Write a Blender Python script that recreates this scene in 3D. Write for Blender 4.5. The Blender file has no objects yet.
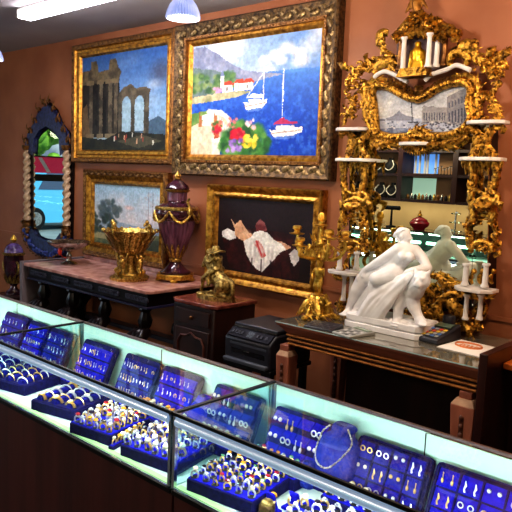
import bpy, math, random
import numpy as np
from mathutils import Vector, Matrix
rnd = random.Random(7)
PI = math.pi
col = bpy.context.scene.collection

# ------------------------------------------------------------------ camera
F, YAW, PIT, ROL = 661.03, -.7346, -.1202, .0402
CAM = np.array([0, -3.75, 1.70])
_cy, _sy = math.cos(YAW), math.sin(YAW)
FW = np.array([_sy*math.cos(PIT), _cy*math.cos(PIT), math.sin(PIT)])
_R = np.array([_cy, -_sy, 0]); _U = np.cross(_R, FW)
RT = _R*math.cos(ROL)+_U*math.sin(ROL); UP = -_R*math.sin(ROL)+_U*math.cos(ROL)
def W(u, v, x=None, y=None, z=None):
    """point of the room on a known plane, from a measured position in the photograph"""
    d = FW*F+RT*(u-256)-UP*(v-256)
    k, val = (0, x) if x is not None else (1, y) if y is not None else (2, z)
    return tuple(CAM+d*((val-CAM[k])/d[k]))
cd = bpy.data.cameras.new('camera'); cam = bpy.data.objects.new('camera', cd); col.objects.link(cam)
cd.sensor_width = 36; cd.lens = 36*F/512; cd.clip_start = .05
cam.matrix_world = Matrix([[RT[0], UP[0], -FW[0], CAM[0]], [RT[1], UP[1], -FW[1], CAM[1]], [RT[2], UP[2], -FW[2], CAM[2]], [0, 0, 0, 1]])
bpy.context.scene.camera = cam

# ------------------------------------------------------------------ materials
def s2l(c): c = np.asarray(c, float)/255; return np.where(c <= .04045, c/12.92, ((c+.055)/1.055)**2.4)
def S(r, g, b): return tuple(s2l((r, g, b)))+(1,)
MATS = {}
def mat(name, c, rough=.5, metal=0, c2=None, scale=20, stretch=(1, 1, 1), bump=0, bscale=60, emit=None, es=0, spec=.5, coat=0, detail=4, lo=.35, hi=.65, sheen=0):
    m = bpy.data.materials.new(name); m.use_nodes = True; nt = m.node_tree; b = nt.nodes['Principled BSDF']
    b.inputs['Base Color'].default_value = S(*c); b.inputs['Roughness'].default_value = rough; b.inputs['Metallic'].default_value = metal
    b.inputs['Specular IOR Level'].default_value = spec; b.inputs['Coat Weight'].default_value = coat
    if sheen: b.inputs['Sheen Weight'].default_value = sheen; b.inputs['Sheen Tint'].default_value = S(*c)
    tc = nt.nodes.new('ShaderNodeTexCoord'); mp = nt.nodes.new('ShaderNodeMapping'); mp.inputs['Scale'].default_value = stretch
    nt.links.new(tc.outputs['Object'], mp.inputs[0])
    if c2:
        n = nt.nodes.new('ShaderNodeTexNoise'); n.inputs['Scale'].default_value = scale; n.inputs['Detail'].default_value = detail
        r = nt.nodes.new('ShaderNodeValToRGB'); e = r.color_ramp.elements
        e[0].position = lo; e[1].position = hi; e[0].color = S(*c); e[1].color = S(*c2)
        nt.links.new(mp.outputs[0], n.inputs['Vector']); nt.links.new(n.outputs['Fac'], r.inputs[0]); nt.links.new(r.outputs[0], b.inputs['Base Color'])
    if bump:
        n2 = nt.nodes.new('ShaderNodeTexNoise'); n2.inputs['Scale'].default_value = bscale; n2.inputs['Detail'].default_value = 3
        bp = nt.nodes.new('ShaderNodeBump'); bp.inputs['Strength'].default_value = bump; bp.inputs['Distance'].default_value = .01
        nt.links.new(mp.outputs[0], n2.inputs['Vector']); nt.links.new(n2.outputs['Fac'], bp.inputs['Height']); nt.links.new(bp.outputs[0], b.inputs['Normal'])
    if emit: b.inputs['Emission Color'].default_value = S(*emit); b.inputs['Emission Strength'].default_value = es
    MATS[name] = m; return m
def vcol_mat(name, rough=.45):
    m = bpy.data.materials.new(name); m.use_nodes = True; nt = m.node_tree; b = nt.nodes['Principled BSDF']
    a = nt.nodes.new('ShaderNodeAttribute'); a.attribute_name = 'paint'; nt.links.new(a.outputs['Color'], b.inputs['Base Color'])
    n2 = nt.nodes.new('ShaderNodeTexNoise'); n2.inputs['Scale'].default_value = 90; bp = nt.nodes.new('ShaderNodeBump'); bp.inputs['Strength'].default_value = .15
    tc = nt.nodes.new('ShaderNodeTexCoord'); nt.links.new(tc.outputs['Object'], n2.inputs['Vector'])
    nt.links.new(n2.outputs['Fac'], bp.inputs['Height']); nt.links.new(bp.outputs[0], b.inputs['Normal'])
    b.inputs['Roughness'].default_value = rough; b.inputs['Specular IOR Level'].default_value = .25; return m
def glass_mat(name, tint, refl=.5, base=.04):
    m = bpy.data.materials.new(name); m.use_nodes = True; nt = m.node_tree; nt.nodes.clear()
    o = nt.nodes.new('ShaderNodeOutputMaterial'); t = nt.nodes.new('ShaderNodeBsdfTransparent'); t.inputs[0].default_value = tint
    g = nt.nodes.new('ShaderNodeBsdfGlossy'); g.inputs['Roughness'].default_value = .02; g.inputs[0].default_value = (.9, 1, .97, 1)
    f = nt.nodes.new('ShaderNodeFresnel'); f.inputs[0].default_value = 1.45
    k = nt.nodes.new('ShaderNodeMath'); k.operation = 'MULTIPLY_ADD'; k.inputs[1].default_value = refl; k.inputs[2].default_value = base*.3
    mx = nt.nodes.new('ShaderNodeMixShader'); nt.links.new(f.outputs[0], k.inputs[0]); nt.links.new(k.outputs[0], mx.inputs[0])
    nt.links.new(t.outputs[0], mx.inputs[1]); nt.links.new(g.outputs[0], mx.inputs[2]); nt.links.new(mx.outputs[0], o.inputs[0]); return m
def mirror_mat(name, c):
    m = bpy.data.materials.new(name); m.use_nodes = True; nt = m.node_tree; nt.nodes.clear()
    o = nt.nodes.new('ShaderNodeOutputMaterial'); g = nt.nodes.new('ShaderNodeBsdfGlossy'); g.inputs['Roughness'].default_value = .006; g.inputs[0].default_value = S(*c)
    nt.links.new(g.outputs[0], o.inputs[0]); return m

WALL = mat('rust_wall', (170, 110, 77), .5, c2=(152, 94, 64), scale=2.2, bump=.06, bscale=40, spec=.35)
WALLD = mat('brown_wall', (120, 78, 56), .7, c2=(105, 66, 48), scale=2)
TAN = mat('tan_wall', (196, 166, 120), .7, c2=(180, 150, 106), scale=2)
CEIL = mat('ceiling_paint', (168, 160, 160), .8, c2=(156, 148, 152), scale=1.5)
FLOOR = mat('dark_floor', (44, 24, 20), .45, c2=(30, 16, 14), scale=4, stretch=(1, 6, 1))
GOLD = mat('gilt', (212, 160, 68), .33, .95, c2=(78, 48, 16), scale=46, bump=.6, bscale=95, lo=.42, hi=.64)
GOLDP = mat('gilt_pale', (240, 200, 96), .32, .9, c2=(170, 120, 40), scale=40, bump=.4, bscale=90)
GOLDF = mat('gilt_frame', (214, 160, 70), .36, .85, c2=(128, 84, 34), scale=26, bump=.3, bscale=70)
GOLDD = mat('gilt_dark', (120, 92, 58), .45, .6, c2=(48, 34, 24), scale=42, bump=.6, bscale=70)
GOLDB = mat('gilt_brown', (150, 104, 56), .42, .7, c2=(84, 54, 30), scale=30, bump=.3, bscale=60)
ORMOLU = mat('ormolu', (222, 188, 104), .3, .9, c2=(128, 96, 42), scale=60, bump=.4, bscale=110)
BRONZE = mat('bronze', (204, 178, 108), .42, .7, c2=(86, 66, 28), scale=50, bump=.4, bscale=120)
MARBLEW = mat('white_marble', (244, 244, 246), .42, c2=(226, 224, 226), scale=9, spec=.4)
SHELFW = mat('painted_white', (226, 222, 218), .5, c2=(206, 200, 198), scale=12)
MARBLEP = mat('pink_marble', (206, 158, 146), .22, c2=(166, 116, 108), scale=11, spec=.6)
MARBLER = mat('red_marble', (136, 72, 60), .2, c2=(86, 40, 36), scale=16, spec=.6)
PORPH = mat('purple_stone', (70, 30, 48), .16, c2=(34, 12, 22), scale=14, spec=.7, coat=.5)
PORPHL = mat('purple_fluted', (128, 82, 104), .28, c2=(74, 38, 58), scale=20, stretch=(1, 1, .2), spec=.6)
EBONY = mat('ebony', (24, 12, 13), .3, c2=(14, 7, 8), scale=12, spec=.3)
DWOOD = mat('dark_wood', (52, 24, 20), .4, c2=(34, 14, 13), scale=9, stretch=(1, 1, .15))
CASEW = mat('case_wood', (88, 36, 32), .45, c2=(64, 22, 21), scale=16, stretch=(1, 1, .06))
DESKW = mat('desk_wood', (176, 104, 76), .38, c2=(128, 70, 50), scale=10, stretch=(.2, 1, 1))
DESKG = mat('desk_gilt_line', (196, 130, 62), .4, .4, c2=(160, 100, 46), scale=20)
LEGW = mat('leg_wood', (188, 120, 96), .4, c2=(146, 86, 66), scale=12, stretch=(1, 1, .2))
LEGT = mat('leg_cap', (206, 168, 138), .45, c2=(180, 140, 112), scale=15)
ORW = mat('orange_wood', (206, 122, 50), .35, c2=(176, 92, 34), scale=8, stretch=(.3, 2, 1))
BLACKP = mat('black_plastic', (42, 43, 54), .38, c2=(34, 35, 44), scale=30)
GREYP = mat('grey_plastic', (70, 74, 86), .35)
SILV = mat('silver', (200, 196, 190), .25, 1, c2=(130, 124, 118), scale=40)
CHROME = mat('chrome', (206, 216, 226), .18, 1)
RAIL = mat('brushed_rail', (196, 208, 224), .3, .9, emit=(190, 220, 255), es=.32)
BLKMET = mat('black_metal', (16, 16, 18), .4, .4)
PANEL = mat('mint_panel', (208, 244, 222), .4, c2=(194, 236, 212), scale=2)
DECK = mat('white_deck', (214, 232, 222), .5, c2=(200, 220, 212), scale=5)
DECKE = mat('mint_edge', (176, 222, 150), .5)
VELVET = mat('blue_velvet', (26, 24, 186), .85, c2=(18, 16, 150), scale=60, spec=.15, sheen=.3)
VELVETD = mat('navy_velvet', (26, 24, 84), .85, c2=(16, 14, 60), scale=60, spec=.15, sheen=.3)
VELVETB = mat('steel_blue_velvet', (44, 58, 150), .85, c2=(32, 44, 128), scale=40, spec=.15, sheen=.4)
BLKV = mat('black_velvet', (10, 10, 14), .8)
RGOLD = mat('ring_gold', (240, 200, 120), .28, .8)
RSILV = mat('ring_silver', (232, 230, 226), .32, .75)
GEMS = {'white': mat('gem_white', (206, 210, 214), .12, .35, spec=.9), 'red': mat('gem_red', (150, 40, 50), .1, spec=.9), 'green': mat('gem_green', (84, 128, 96), .1, spec=.9),
        'amber': mat('gem_amber', (224, 150, 40), .12, spec=.9), 'blue': mat('gem_blue', (50, 160, 220), .1, spec=.9), 'dark': mat('gem_dark', (40, 30, 40), .1, spec=.9),
        'pearl': mat('gem_pearl', (226, 216, 200), .25, spec=.7), 'cream': mat('gem_cream', (226, 214, 176), .3, spec=.7)}
CASEGLASS = glass_mat('case_glass', (.93, .985, .97, 1), .75, .05)
ENDGLASS = glass_mat('end_glass', (.78, .93, .95, 1), .9, .25)
CLEARG = glass_mat('clear_glass', (.9, .95, .95, 1), 1.2, .3)
MIRROR = mirror_mat('mirror_silvering', (222, 230, 214))
OIL = vcol_mat('oil_paint'); PRINT = vcol_mat('printed_panel', .35)
BLUEF = mat('blue_enamel', (54, 62, 112), .4, c2=(22, 24, 54), scale=30, bump=.4, bscale=60)
CREAM = mat('cream_paint', (206, 180, 150), .45, c2=(170, 140, 112), scale=14)
TUBE = mat('fluorescent_tube', (255, 255, 255), .5, emit=(250, 246, 255), es=16)
LAMPG = mat('prismatic_glass', (196, 204, 232), .25, emit=(170, 190, 255), es=.35, c2=(120, 136, 190), scale=8)
BULB = mat('bulb', (255, 255, 255), .5, emit=(255, 248, 235), es=22)
WHITEP = mat('white_paper', (236, 232, 228), .7)
ORINK = mat('orange_ink', (214, 132, 84), .7)
RED = mat('red_lacquer', (206, 60, 40), .3)
DRED = mat('dark_red', (150, 30, 46), .25)

# ------------------------------------------------------------------ mesh builder
def V3(p): return np.array(p, float)
class B:
    def __init__(s): s.v = []; s.f = []
    def add(s, V, Fc):
        o = len(s.v); s.v += [tuple(p) for p in V]; s.f += [tuple(i+o for i in f) for f in Fc]; return s
    def box(s, x0, x1, y0, y1, z0, z1):
        return s.add([(x0, y0, z0), (x1, y0, z0), (x1, y1, z0), (x0, y1, z0), (x0, y0, z1), (x1, y0, z1), (x1, y1, z1), (x0, y1, z1)],
                     [(0, 3, 2, 1), (4, 5, 6, 7), (0, 1, 5, 4), (1, 2, 6, 5), (2, 3, 7, 6), (3, 0, 4, 7)])
    def frustum(s, c, w0, d0, w1, d1, z0, z1):
        x, y = c
        return s.add([(x-w0/2, y-d0/2, z0), (x+w0/2, y-d0/2, z0), (x+w0/2, y+d0/2, z0), (x-w0/2, y+d0/2, z0), (x-w1/2, y-d1/2, z1), (x+w1/2, y-d1/2, z1), (x+w1/2, y+d1/2, z1), (x-w1/2, y+d1/2, z1)],
                     [(0, 3, 2, 1), (4, 5, 6, 7), (0, 1, 5, 4), (1, 2, 6, 5), (2, 3, 7, 6), (3, 0, 4, 7)])
    def hexa(s, P): return s.add(P, [(0, 3, 2, 1), (4, 5, 6, 7), (0, 1, 5, 4), (1, 2, 6, 5), (2, 3, 7, 6), (3, 0, 4, 7)])
    def tube(s, P, r, n=8, closed=False, sq=1.0):
        P = [V3(p) for p in P]; m = len(P); rr = [r]*m if np.isscalar(r) else list(r)
        V = []; up = None
        for i in range(m):
            a = P[(i-1) % m] if (closed or i > 0) else P[i]; b = P[(i+1) % m] if (closed or i < m-1) else P[i]
            t = b-a; L = np.linalg.norm(t); t = t/L if L > 1e-9 else V3((0, 0, 1))
            if up is None: up = V3((0, 1, 0)) if abs(t[1]) < .9 else V3((1, 0, 0))
            up = up-t*(up@t); q = np.linalg.norm(up); up = up/q if q > 1e-6 else V3((1, 0, 0)); sd = np.cross(t, up)
            for k in range(n):
                an = 2*PI*k/n; V.append(P[i]+rr[i]*(math.cos(an)*up*sq+math.sin(an)*sd))
        Fc = []
        for i in range(m if closed else m-1):
            j = (i+1) % m
            for k in range(n): k2 = (k+1) % n; Fc.append((i*n+k, j*n+k, j*n+k2, i*n+k2))
        if not closed: Fc.append(tuple(range(n))); Fc.append(tuple(reversed(range((m-1)*n, m*n))))
        return s.add(V, Fc)
    def lathe(s, prof, c=(0, 0, 0), n=24, flute=0, fd=0, closed=True):
        V = []; Fc = []; m = len(prof)
        for r, z in prof:
            for k in range(n):
                a = 2*PI*k/n; q = r*(1-fd*(.5+.5*math.cos(flute*a))) if flute else r
                V.append((c[0]+q*math.cos(a), c[1]+q*math.sin(a), c[2]+z))
        for i in range(m-1):
            for k in range(n): k2 = (k+1) % n; Fc.append((i*n+k, i*n+k2, (i+1)*n+k2, (i+1)*n+k))
        if closed: Fc.append(tuple(reversed(range(n)))); Fc.append(tuple(range((m-1)*n, m*n)))
        return s.add(V, Fc)
    def ell(s, c, r, n=10, m=7, M=None):
        if np.isscalar(r): r = (r, r, r)
        V = []; Fc = []
        for i in range(m+1):
            th = PI*i/m
            for k in range(n):
                a = 2*PI*k/n; p = V3((r[0]*math.sin(th)*math.cos(a), r[1]*math.sin(th)*math.sin(a), r[2]*math.cos(th)))
                if M is not None: p = M@p
                V.append(V3(c)+p)
        for i in range(m):
            for k in range(n): k2 = (k+1) % n; Fc.append((i*n+k, (i+1)*n+k, (i+1)*n+k2, i*n+k2))
        return s.add(V, Fc)
    def cap(s, a, b, r0, r1, n=12):
        s.ell(a, r0, n, 8); s.ell(b, r1, n, 8); return s.tube([a, b], [r0, r1], n)
    def prism(s, poly, y0, y1):                     # polygon in X-Z, extruded in Y
        n = len(poly); V = [(x, y0, z) for x, z in poly]+[(x, y1, z) for x, z in poly]
        Fc = [tuple(range(n)), tuple(reversed(range(n, 2*n)))]+[(i, (i+1) % n, n+(i+1) % n, n+i) for i in range(n)]
        return s.add(V, Fc)
    def prismz(s, poly, z0, z1):
        n = len(poly); V = [(x, y, z0) for x, y in poly]+[(x, y, z1) for x, y in poly]
        Fc = [tuple(reversed(range(n))), tuple(range(n, 2*n))]+[(i, (i+1) % n, n+(i+1) % n, n+i) for i in range(n)]
        return s.add(V, Fc)
    def leaf(s, P, w, bulge=(0, -1, 0), serr=5, h=.35):   # acanthus leaf along a path, raised towards 'bulge'
        P = [V3(p) for p in P]; m = len(P); bl = V3(bulge); V = []; Fc = []
        for i in range(m):
            t = P[min(i+1, m-1)]-P[max(i-1, 0)]; sd = np.cross(t, bl); q = np.linalg.norm(sd); sd = sd/q if q > 1e-9 else V3((1, 0, 0))
            a = i/(m-1); ww = w*(math.sin(PI*min(1, .12+.88*a))**.7 if a < 1 else .02)*(1+.3*math.cos(serr*2*PI*a)); ww = max(ww, w*.03)
            for k, hh in ((-1, 0), (-.55, .6), (0, 1), (.55, .6), (1, 0)): V.append(P[i]+sd*ww*k+bl*ww*h*2*hh*(.8 if k else .55))
            V.append(P[i]-bl*w*.12)
        for i in range(m-1):
            for k in range(4): Fc.append((i*6+k, i*6+k+1, i*6+6+k+1, i*6+6+k))
            Fc.append((i*6+4, i*6+5, i*6+11, i*6+10)); Fc.append((i*6+5, i*6, i*6+6, i*6+11))
        return s.add(V, Fc)
    def grid(s, fn, nu, nv):
        V = [fn(i/nu, j/nv) for j in range(nv+1) for i in range(nu+1)]
        return s.add(V, [(j*(nu+1)+i, j*(nu+1)+i+1, (j+1)*(nu+1)+i+1, (j+1)*(nu+1)+i) for j in range(nv) for i in range(nu)])
    def build(s, name, m, parent=None, smooth=True, bevel=0, ang=40):
        me = bpy.data.meshes.new(name); off = WL.get(parent, (0, 0, 0)) if parent is not None else (0, 0, 0)
        me.from_pydata([(p[0]-off[0], p[1]-off[1], p[2]-off[2]) for p in s.v], [], s.f)
        if m: me.materials.append(m)
        o = bpy.data.objects.new(name, me); col.objects.link(o)
        if parent is not None: o.parent = parent; WL[o] = off
        if smooth:
            me.polygons.foreach_set('use_smooth', [True]*len(me.polygons)); me.set_sharp_from_angle(angle=math.radians(ang))
        if bevel:
            bm = o.modifiers.new('bevel', 'BEVEL'); bm.width = bevel; bm.segments = 2; bm.limit_method = 'ANGLE'
        return o
WL = {}
def tag(o, label=None, cat=None, group=None, kind=None):
    if label: o['label'] = label
    if cat: o['category'] = cat
    if group: o['group'] = group
    if kind: o['kind'] = kind
    return o
def thing(name, label, cat, loc=(0, 0, 0), group=None):
    o = bpy.data.objects.new(name, None); col.objects.link(o); o.location = loc; o.empty_display_size = .05
    WL[o] = tuple(loc); return tag(o, label, cat, group)
def struct(name, b, m, **k): return tag(b.build(name, m, **k), kind='structure')
def figure(name, b, m, parent, voxel=.005, it=3, fac=.5):
    """melt overlapping solids into one continuous surface"""
    o = b.build(name, m, parent)
    r = o.modifiers.new('remesh', 'REMESH'); r.mode = 'VOXEL'; r.voxel_size = voxel; r.use_smooth_shade = True
    sm = o.modifiers.new('smooth', 'SMOOTH'); sm.factor = fac; sm.iterations = it
    dg = bpy.context.evaluated_depsgraph_get(); me = bpy.data.meshes.new_from_object(o.evaluated_get(dg))
    o.modifiers.clear(); o.data = me
    if not me.materials: me.materials.append(m)
    me.polygons.foreach_set('use_smooth', [True]*len(me.polygons)); return o
def ordw(i): return ['first', 'second', 'third', 'fourth', 'fifth', 'sixth', 'seventh', 'eighth', 'ninth', 'tenth', 'eleventh', 'twelfth', 'thirteenth', 'fourteenth'][i]
def spiral(cx, cz, r0, r1, a0, turn, n=14):
    return [(cx+(r0+(r1-r0)*t)*math.cos(a0+turn*t), cz+(r0+(r1-r0)*t)*math.sin(a0+turn*t)) for t in [i/(n-1) for i in range(n)]]
def smoothpath(P, n=6):
    P = [V3(p) for p in P]; out = []
    for i in range(len(P)-1):
        p0, p1, p2, p3 = P[max(i-1, 0)], P[i], P[i+1], P[min(i+2, len(P)-1)]
        for k in range(n):
            t = k/n; out.append(.5*((2*p1)+(-p0+p2)*t+(2*p0-5*p1+4*p2-p3)*t*t+(-p0+3*p1-3*p2+p3)*t**3))
    return out+[P[-1]]

# ------------------------------------------------------------------ painter
class Paint:
    def __init__(s, w, h, top, bot, seed=1):
        s.w, s.h = w, h; s.r = np.random.RandomState(seed)
        s.X, s.Y = np.meshgrid((np.arange(w)+.5)/w, (np.arange(h)+.5)/h); s.asp = w/h
        s.I = np.array(top, float)*(1-s.Y[..., None])+np.array(bot, float)*s.Y[..., None]
    def noise(s, k, seed=0):
        r = np.random.RandomState(seed+5); o = np.zeros((s.h, s.w)); amp = 1; tot = 0
        for q in range(4):
            kk = max(2, int(k*2**q)); g = r.rand(kk+2, int(kk*s.asp)+3)
            gx = s.X*(g.shape[1]-2); gy = s.Y*(g.shape[0]-2); i = gx.astype(int); j = gy.astype(int); fx = gx-i; fy = gy-j
            fx = fx*fx*(3-2*fx); fy = fy*fy*(3-2*fy)
            o += amp*((g[j, i]*(1-fx)+g[j, i+1]*fx)*(1-fy)+(g[j+1, i]*(1-fx)+g[j+1, i+1]*fx)*fy); tot += amp; amp *= .5
        return o/tot
    def mix(s, m, c, a=1):
        m = np.clip(m*a, 0, 1)[..., None]; s.I = s.I*(1-m)+np.array(c, float)*m; return s
    def poly(s, P, c, a=1, tex=0, c2=None, tk=14):
        ins = np.zeros((s.h, s.w), bool); n = len(P)
        for i in range(n):
            x0, y0 = P[i]; x1, y1 = P[(i+1) % n]
            if y0 == y1: continue
            ins ^= ((y0 > s.Y) != (y1 > s.Y)) & (s.X < (x1-x0)*(s.Y-y0)/(y1-y0)+x0)
        if c2 is not None:
            t = np.clip((s.noise(tk, n+int(P[0][0]*99))-.35)/.3, 0, 1)[..., None]; cc = np.array(c, float)*(1-t)+np.array(c2, float)*t
            m = ins[..., None]*a; s.I = s.I*(1-m)+cc*m; return s
        return s.mix(ins.astype(float), c, a)
    def rect(s, x0, y0, x1, y1, c, a=1, c2=None): return s.poly([(x0, y0), (x1, y0), (x1, y1), (x0, y1)], c, a, c2=c2)
    def ell(s, x, y, rx, ry, c, a=1, soft=.25):
        d = np.sqrt(((s.X-x)/rx)**2+((s.Y-y)/ry)**2); return s.mix(np.clip((1-d)/soft, 0, 1), c, a)
    def line(s, P, wd, c, a=1):
        for (x0, y0), (x1, y1) in zip(P[:-1], P[1:]):
            dx, dy = (x1-x0)*s.asp, y1-y0; L = dx*dx+dy*dy+1e-9; t = np.clip((((s.X-x0)*s.asp)*dx+(s.Y-y0)*dy)/L, 0, 1)
            d = np.sqrt(((s.X-x0)*s.asp-t*dx)**2+(s.Y-y0-t*dy)**2); s.mix(np.clip((wd-d)/(wd*.5), 0, 1), c, a)
        return s
    def blobs(s, n, x0, y0, x1, y1, r, cols, a=.9, inside=None):
        k = 0
        while k < n:
            x, y = s.r.uniform(x0, x1), s.r.uniform(y0, y1)
            if inside is not None and ((x-(x0+x1)/2)/((x1-x0)/2))**2+((y-(y0+y1)/2)/((y1-y0)/2))**2 > 1: k += .3; continue
            q = r*s.r.uniform(.6, 1.4); s.ell(x, y, q/s.asp, q*s.r.uniform(.6, 1), cols[s.r.randint(len(cols))], a, .6); k += 1
        return s
    def canvas(s, name, parent, m, fn):
        k = 46; wx = (s.noise(k, 31)-.5)*.013; wy = (s.noise(k, 77)-.5)*.017                 # brush-broken edges
        jx = np.clip(((s.X+wx)*s.w).astype(int), 0, s.w-1); jy = np.clip(((s.Y+wy)*s.h).astype(int), 0, s.h-1); s.I = s.I[jy, jx]
        s.I = s.I*(1+.32*(s.noise(38, 12)-.5)[..., None])+9*(s.r.rand(s.h, s.w, 3)-.5)
        b = B(); V = [fn(i/s.w, j/s.h) for j in range(s.h+1) for i in range(s.w+1)]
        Fc = [(j*(s.w+1)+i, (j+1)*(s.w+1)+i, (j+1)*(s.w+1)+i+1, j*(s.w+1)+i+1) for j in range(s.h) for i in range(s.w)]
        b.add(V, Fc); o = b.build(name, m, parent, smooth=False)
        at_ = o.data.color_attributes.new('paint', 'FLOAT_COLOR', 'CORNER')
        c = s2l(np.clip(s.I, 0, 255)).reshape(-1, 3); c = np.repeat(c, 4, axis=0); c = np.hstack([c, np.ones((len(c), 1))])
        at_.data.foreach_set('color', c.astype(np.float32).ravel()); return o

# ------------------------------------------------------------------ room
XL, XR, YR, H = -9.0, 1.6, -7.0, 2.975
struct('wall_back', B().box(XL-.1, XR+.1, 0, .12, 0, H), WALL, smooth=False)
struct('floor', B().box(XL-.1, XR+.1, YR-.1, .12, -.1, 0), FLOOR, smooth=False)
struct('ceiling', B().box(XL-.1, XR+.1, YR-.1, .12, H, H+.1), CEIL, smooth=False)
struct('wall_right', B().box(XR, XR+.1, YR, 0, 0, H), WALLD, smooth=False)
b = B(); b.box(XL-.1, XR+.1, YR-.1, YR, 0, H); struct('wall_rear', b, TAN, smooth=False)
b = B(); b.box(XL-.1, XL, YR, -4.6, 0, H); b.box(XL-.1, XL, -.9, 0, 0, H); b.box(XL-.1, XL, -4.6, -.9, 0, .35); b.box(XL-.1, XL, -4.6, -.9, 2.5, H)
struct('wall_left', b, WALLD, smooth=False)
struct('trim_1', B().box(XL, XR, -.012, 0, .925, .95), WALL)
b = B(); b.box(XL-.08, XL-.02, -4.6, -.9, .35, .42); b.box(XL-.08, XL-.02, -4.6, -.9, 2.43, 2.5); b.box(XL-.08, XL-.02, -4.6, -.9, 1.5, 1.6)
for y in (-4.6, -2.9, -.96): b.box(XL-.08, XL-.02, y, y+.06, .35, 2.5)
w1 = struct('window_1', b, BLKMET, smooth=False)
B().box(XL-.06, XL-.05, -4.55, -.95, .42, 2.45).build('pane', glass_mat('shop_glass', (.95, .97, 1, 1), .6, .05), w1, smooth=False)
# street seen in the blue mirror
struct('street_pavement', B().box(-30, XL-.1, -22, 8, -.2, -.05), mat('street_grey', (150, 160, 158), .8, c2=(120, 130, 132), scale=1.5), smooth=False)
struct('building_exterior', B().box(-24, -23, -22, 8, -.05, 7), mat('street_facade', (120, 130, 150), .8, c2=(190, 196, 206), scale=1.2), smooth=False)
def car(loc, ang, cname, cc, label, van):
    t = thing('van' if van else 'car', label, 'van' if van else 'car', (0, 0, 0))
    m = mat(cname, cc, .25, coat=.6); gl = mat(cname+'_glass', (60, 80, 110), .1, spec=.8)
    L, h = (4.8, 1.9) if van else (4.4, 1.42)
    if van: P = [(0, .3), (L, .3), (L, .9), (L-.55, 1.05), (L-1.1, h), (.05, h), (0, 1.7)]
    else: P = [(0, .3), (L, .3), (L, .72), (L-1.1, .88), (L-1.75, h), (.95, h), (.2, .92), (0, .85)]
    B().prism(P, -.85, .85).build('body', m, t, bevel=.08)
    if van: Q = [(.6, 1.15), (L-1.0, 1.15), (L-1.35, h-.15), (.6, h-.15)]
    else: Q = [(.75, .92), (L-1.35, .92), (L-1.85, h-.08), (1.05, h-.08)]
    B().prism(Q, -.87, .87).build('side_window', gl, t)
    for x in (.85, L-.9):
        for y in (-.78, .78):
            w = B().lathe([(.1, -.1), (.30, -.1), (.33, -.06), (.33, .06), (.30, .1), (.1, .1)], n=20)
            w.v = [(x+p[0], y+p[2], .33+p[1]) for p in w.v]; wh = w.build('wheel', BLKMET, t)
            w = B().lathe([(.02, -.11), (.2, -.11), (.2, .11), (.02, .11)], n=14); w.v = [(x+p[0], y+p[2], .33+p[1]) for p in w.v]; w.build('hubcap', SILV, wh)
    t.location = loc; t.rotation_euler.z = ang; return t
car((-17.6, -9.6, -.05), PI/2, 'turquoise_paint', (90, 190, 235), 'turquoise van parked in the street, reflected in the blue framed mirror', True)
car((-21.3, -13.5, -.05), PI/2, 'white_paint', (228, 234, 240), 'white car across the street, reflected in the blue framed mirror', False)
aw = thing('shop_banner', 'pink banner with white diagonal strokes over the shop window, reflected in mirror', 'banner', (0, 0, 0))
bx = XL-.35
B().add([(bx, -4.5, 1.62), (bx, -1.0, 1.62), (bx, -1.0, 1.86), (bx, -4.5, 1.86)], [(0, 1, 2, 3)]).build('cloth', mat('pink_cloth', (232, 52, 100), .7, emit=(232, 52, 100), es=.25), aw, smooth=False)
b = B()
for k in range(8):
    y = -4.4+k*.43; b.add([(bx+.005, y, 1.63), (bx+.005, y+.07, 1.63), (bx+.005, y+.22, 1.85), (bx+.005, y+.15, 1.85)], [(0, 1, 2, 3)])
b.build('stroke', WHITEP, aw, smooth=False)
b = B(); b.box(bx-.01, bx+.01, -4.78, -.72, 1.86, 1.88); b.box(bx-.01, XL-.1, -4.78, -4.74, 1.855, 1.885); b.box(bx-.01, XL-.1, -.76, -.72, 1.855, 1.885); b.build('rail', BLKMET, aw, smooth=False)
for k, (x, y) in enumerate([(-21.2, -8.2), (-21.6, -4.4), (-21.2, -15)]):
    t = thing('street_tree', ['green street tree behind the van, seen in the blue mirror', 'green street tree nearest the shop door side', 'green street tree farthest down the street'][k], 'tree', (x, y, -.05))
    B().tube([(x, y, -.05), (x+.05, y, 1.5), (x, y+.1, 2.6)], [.14, .1, .06]).build('trunk', DWOOD, t)
    b = B()
    for q in range(60):
        a, e = rnd.uniform(0, 2*PI), rnd.uniform(-.8, 1.4); r = rnd.uniform(.5, 1.4)
        b.ell((x+r*math.cos(a)*math.cos(e), y+r*math.sin(a)*math.cos(e), 2.7+r*.9*math.sin(e)), rnd.uniform(.2, .42), 7, 5)
    b.build('crown', mat('leaf_green', (150, 200, 70), .7, c2=(80, 140, 50), scale=5), t)
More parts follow.
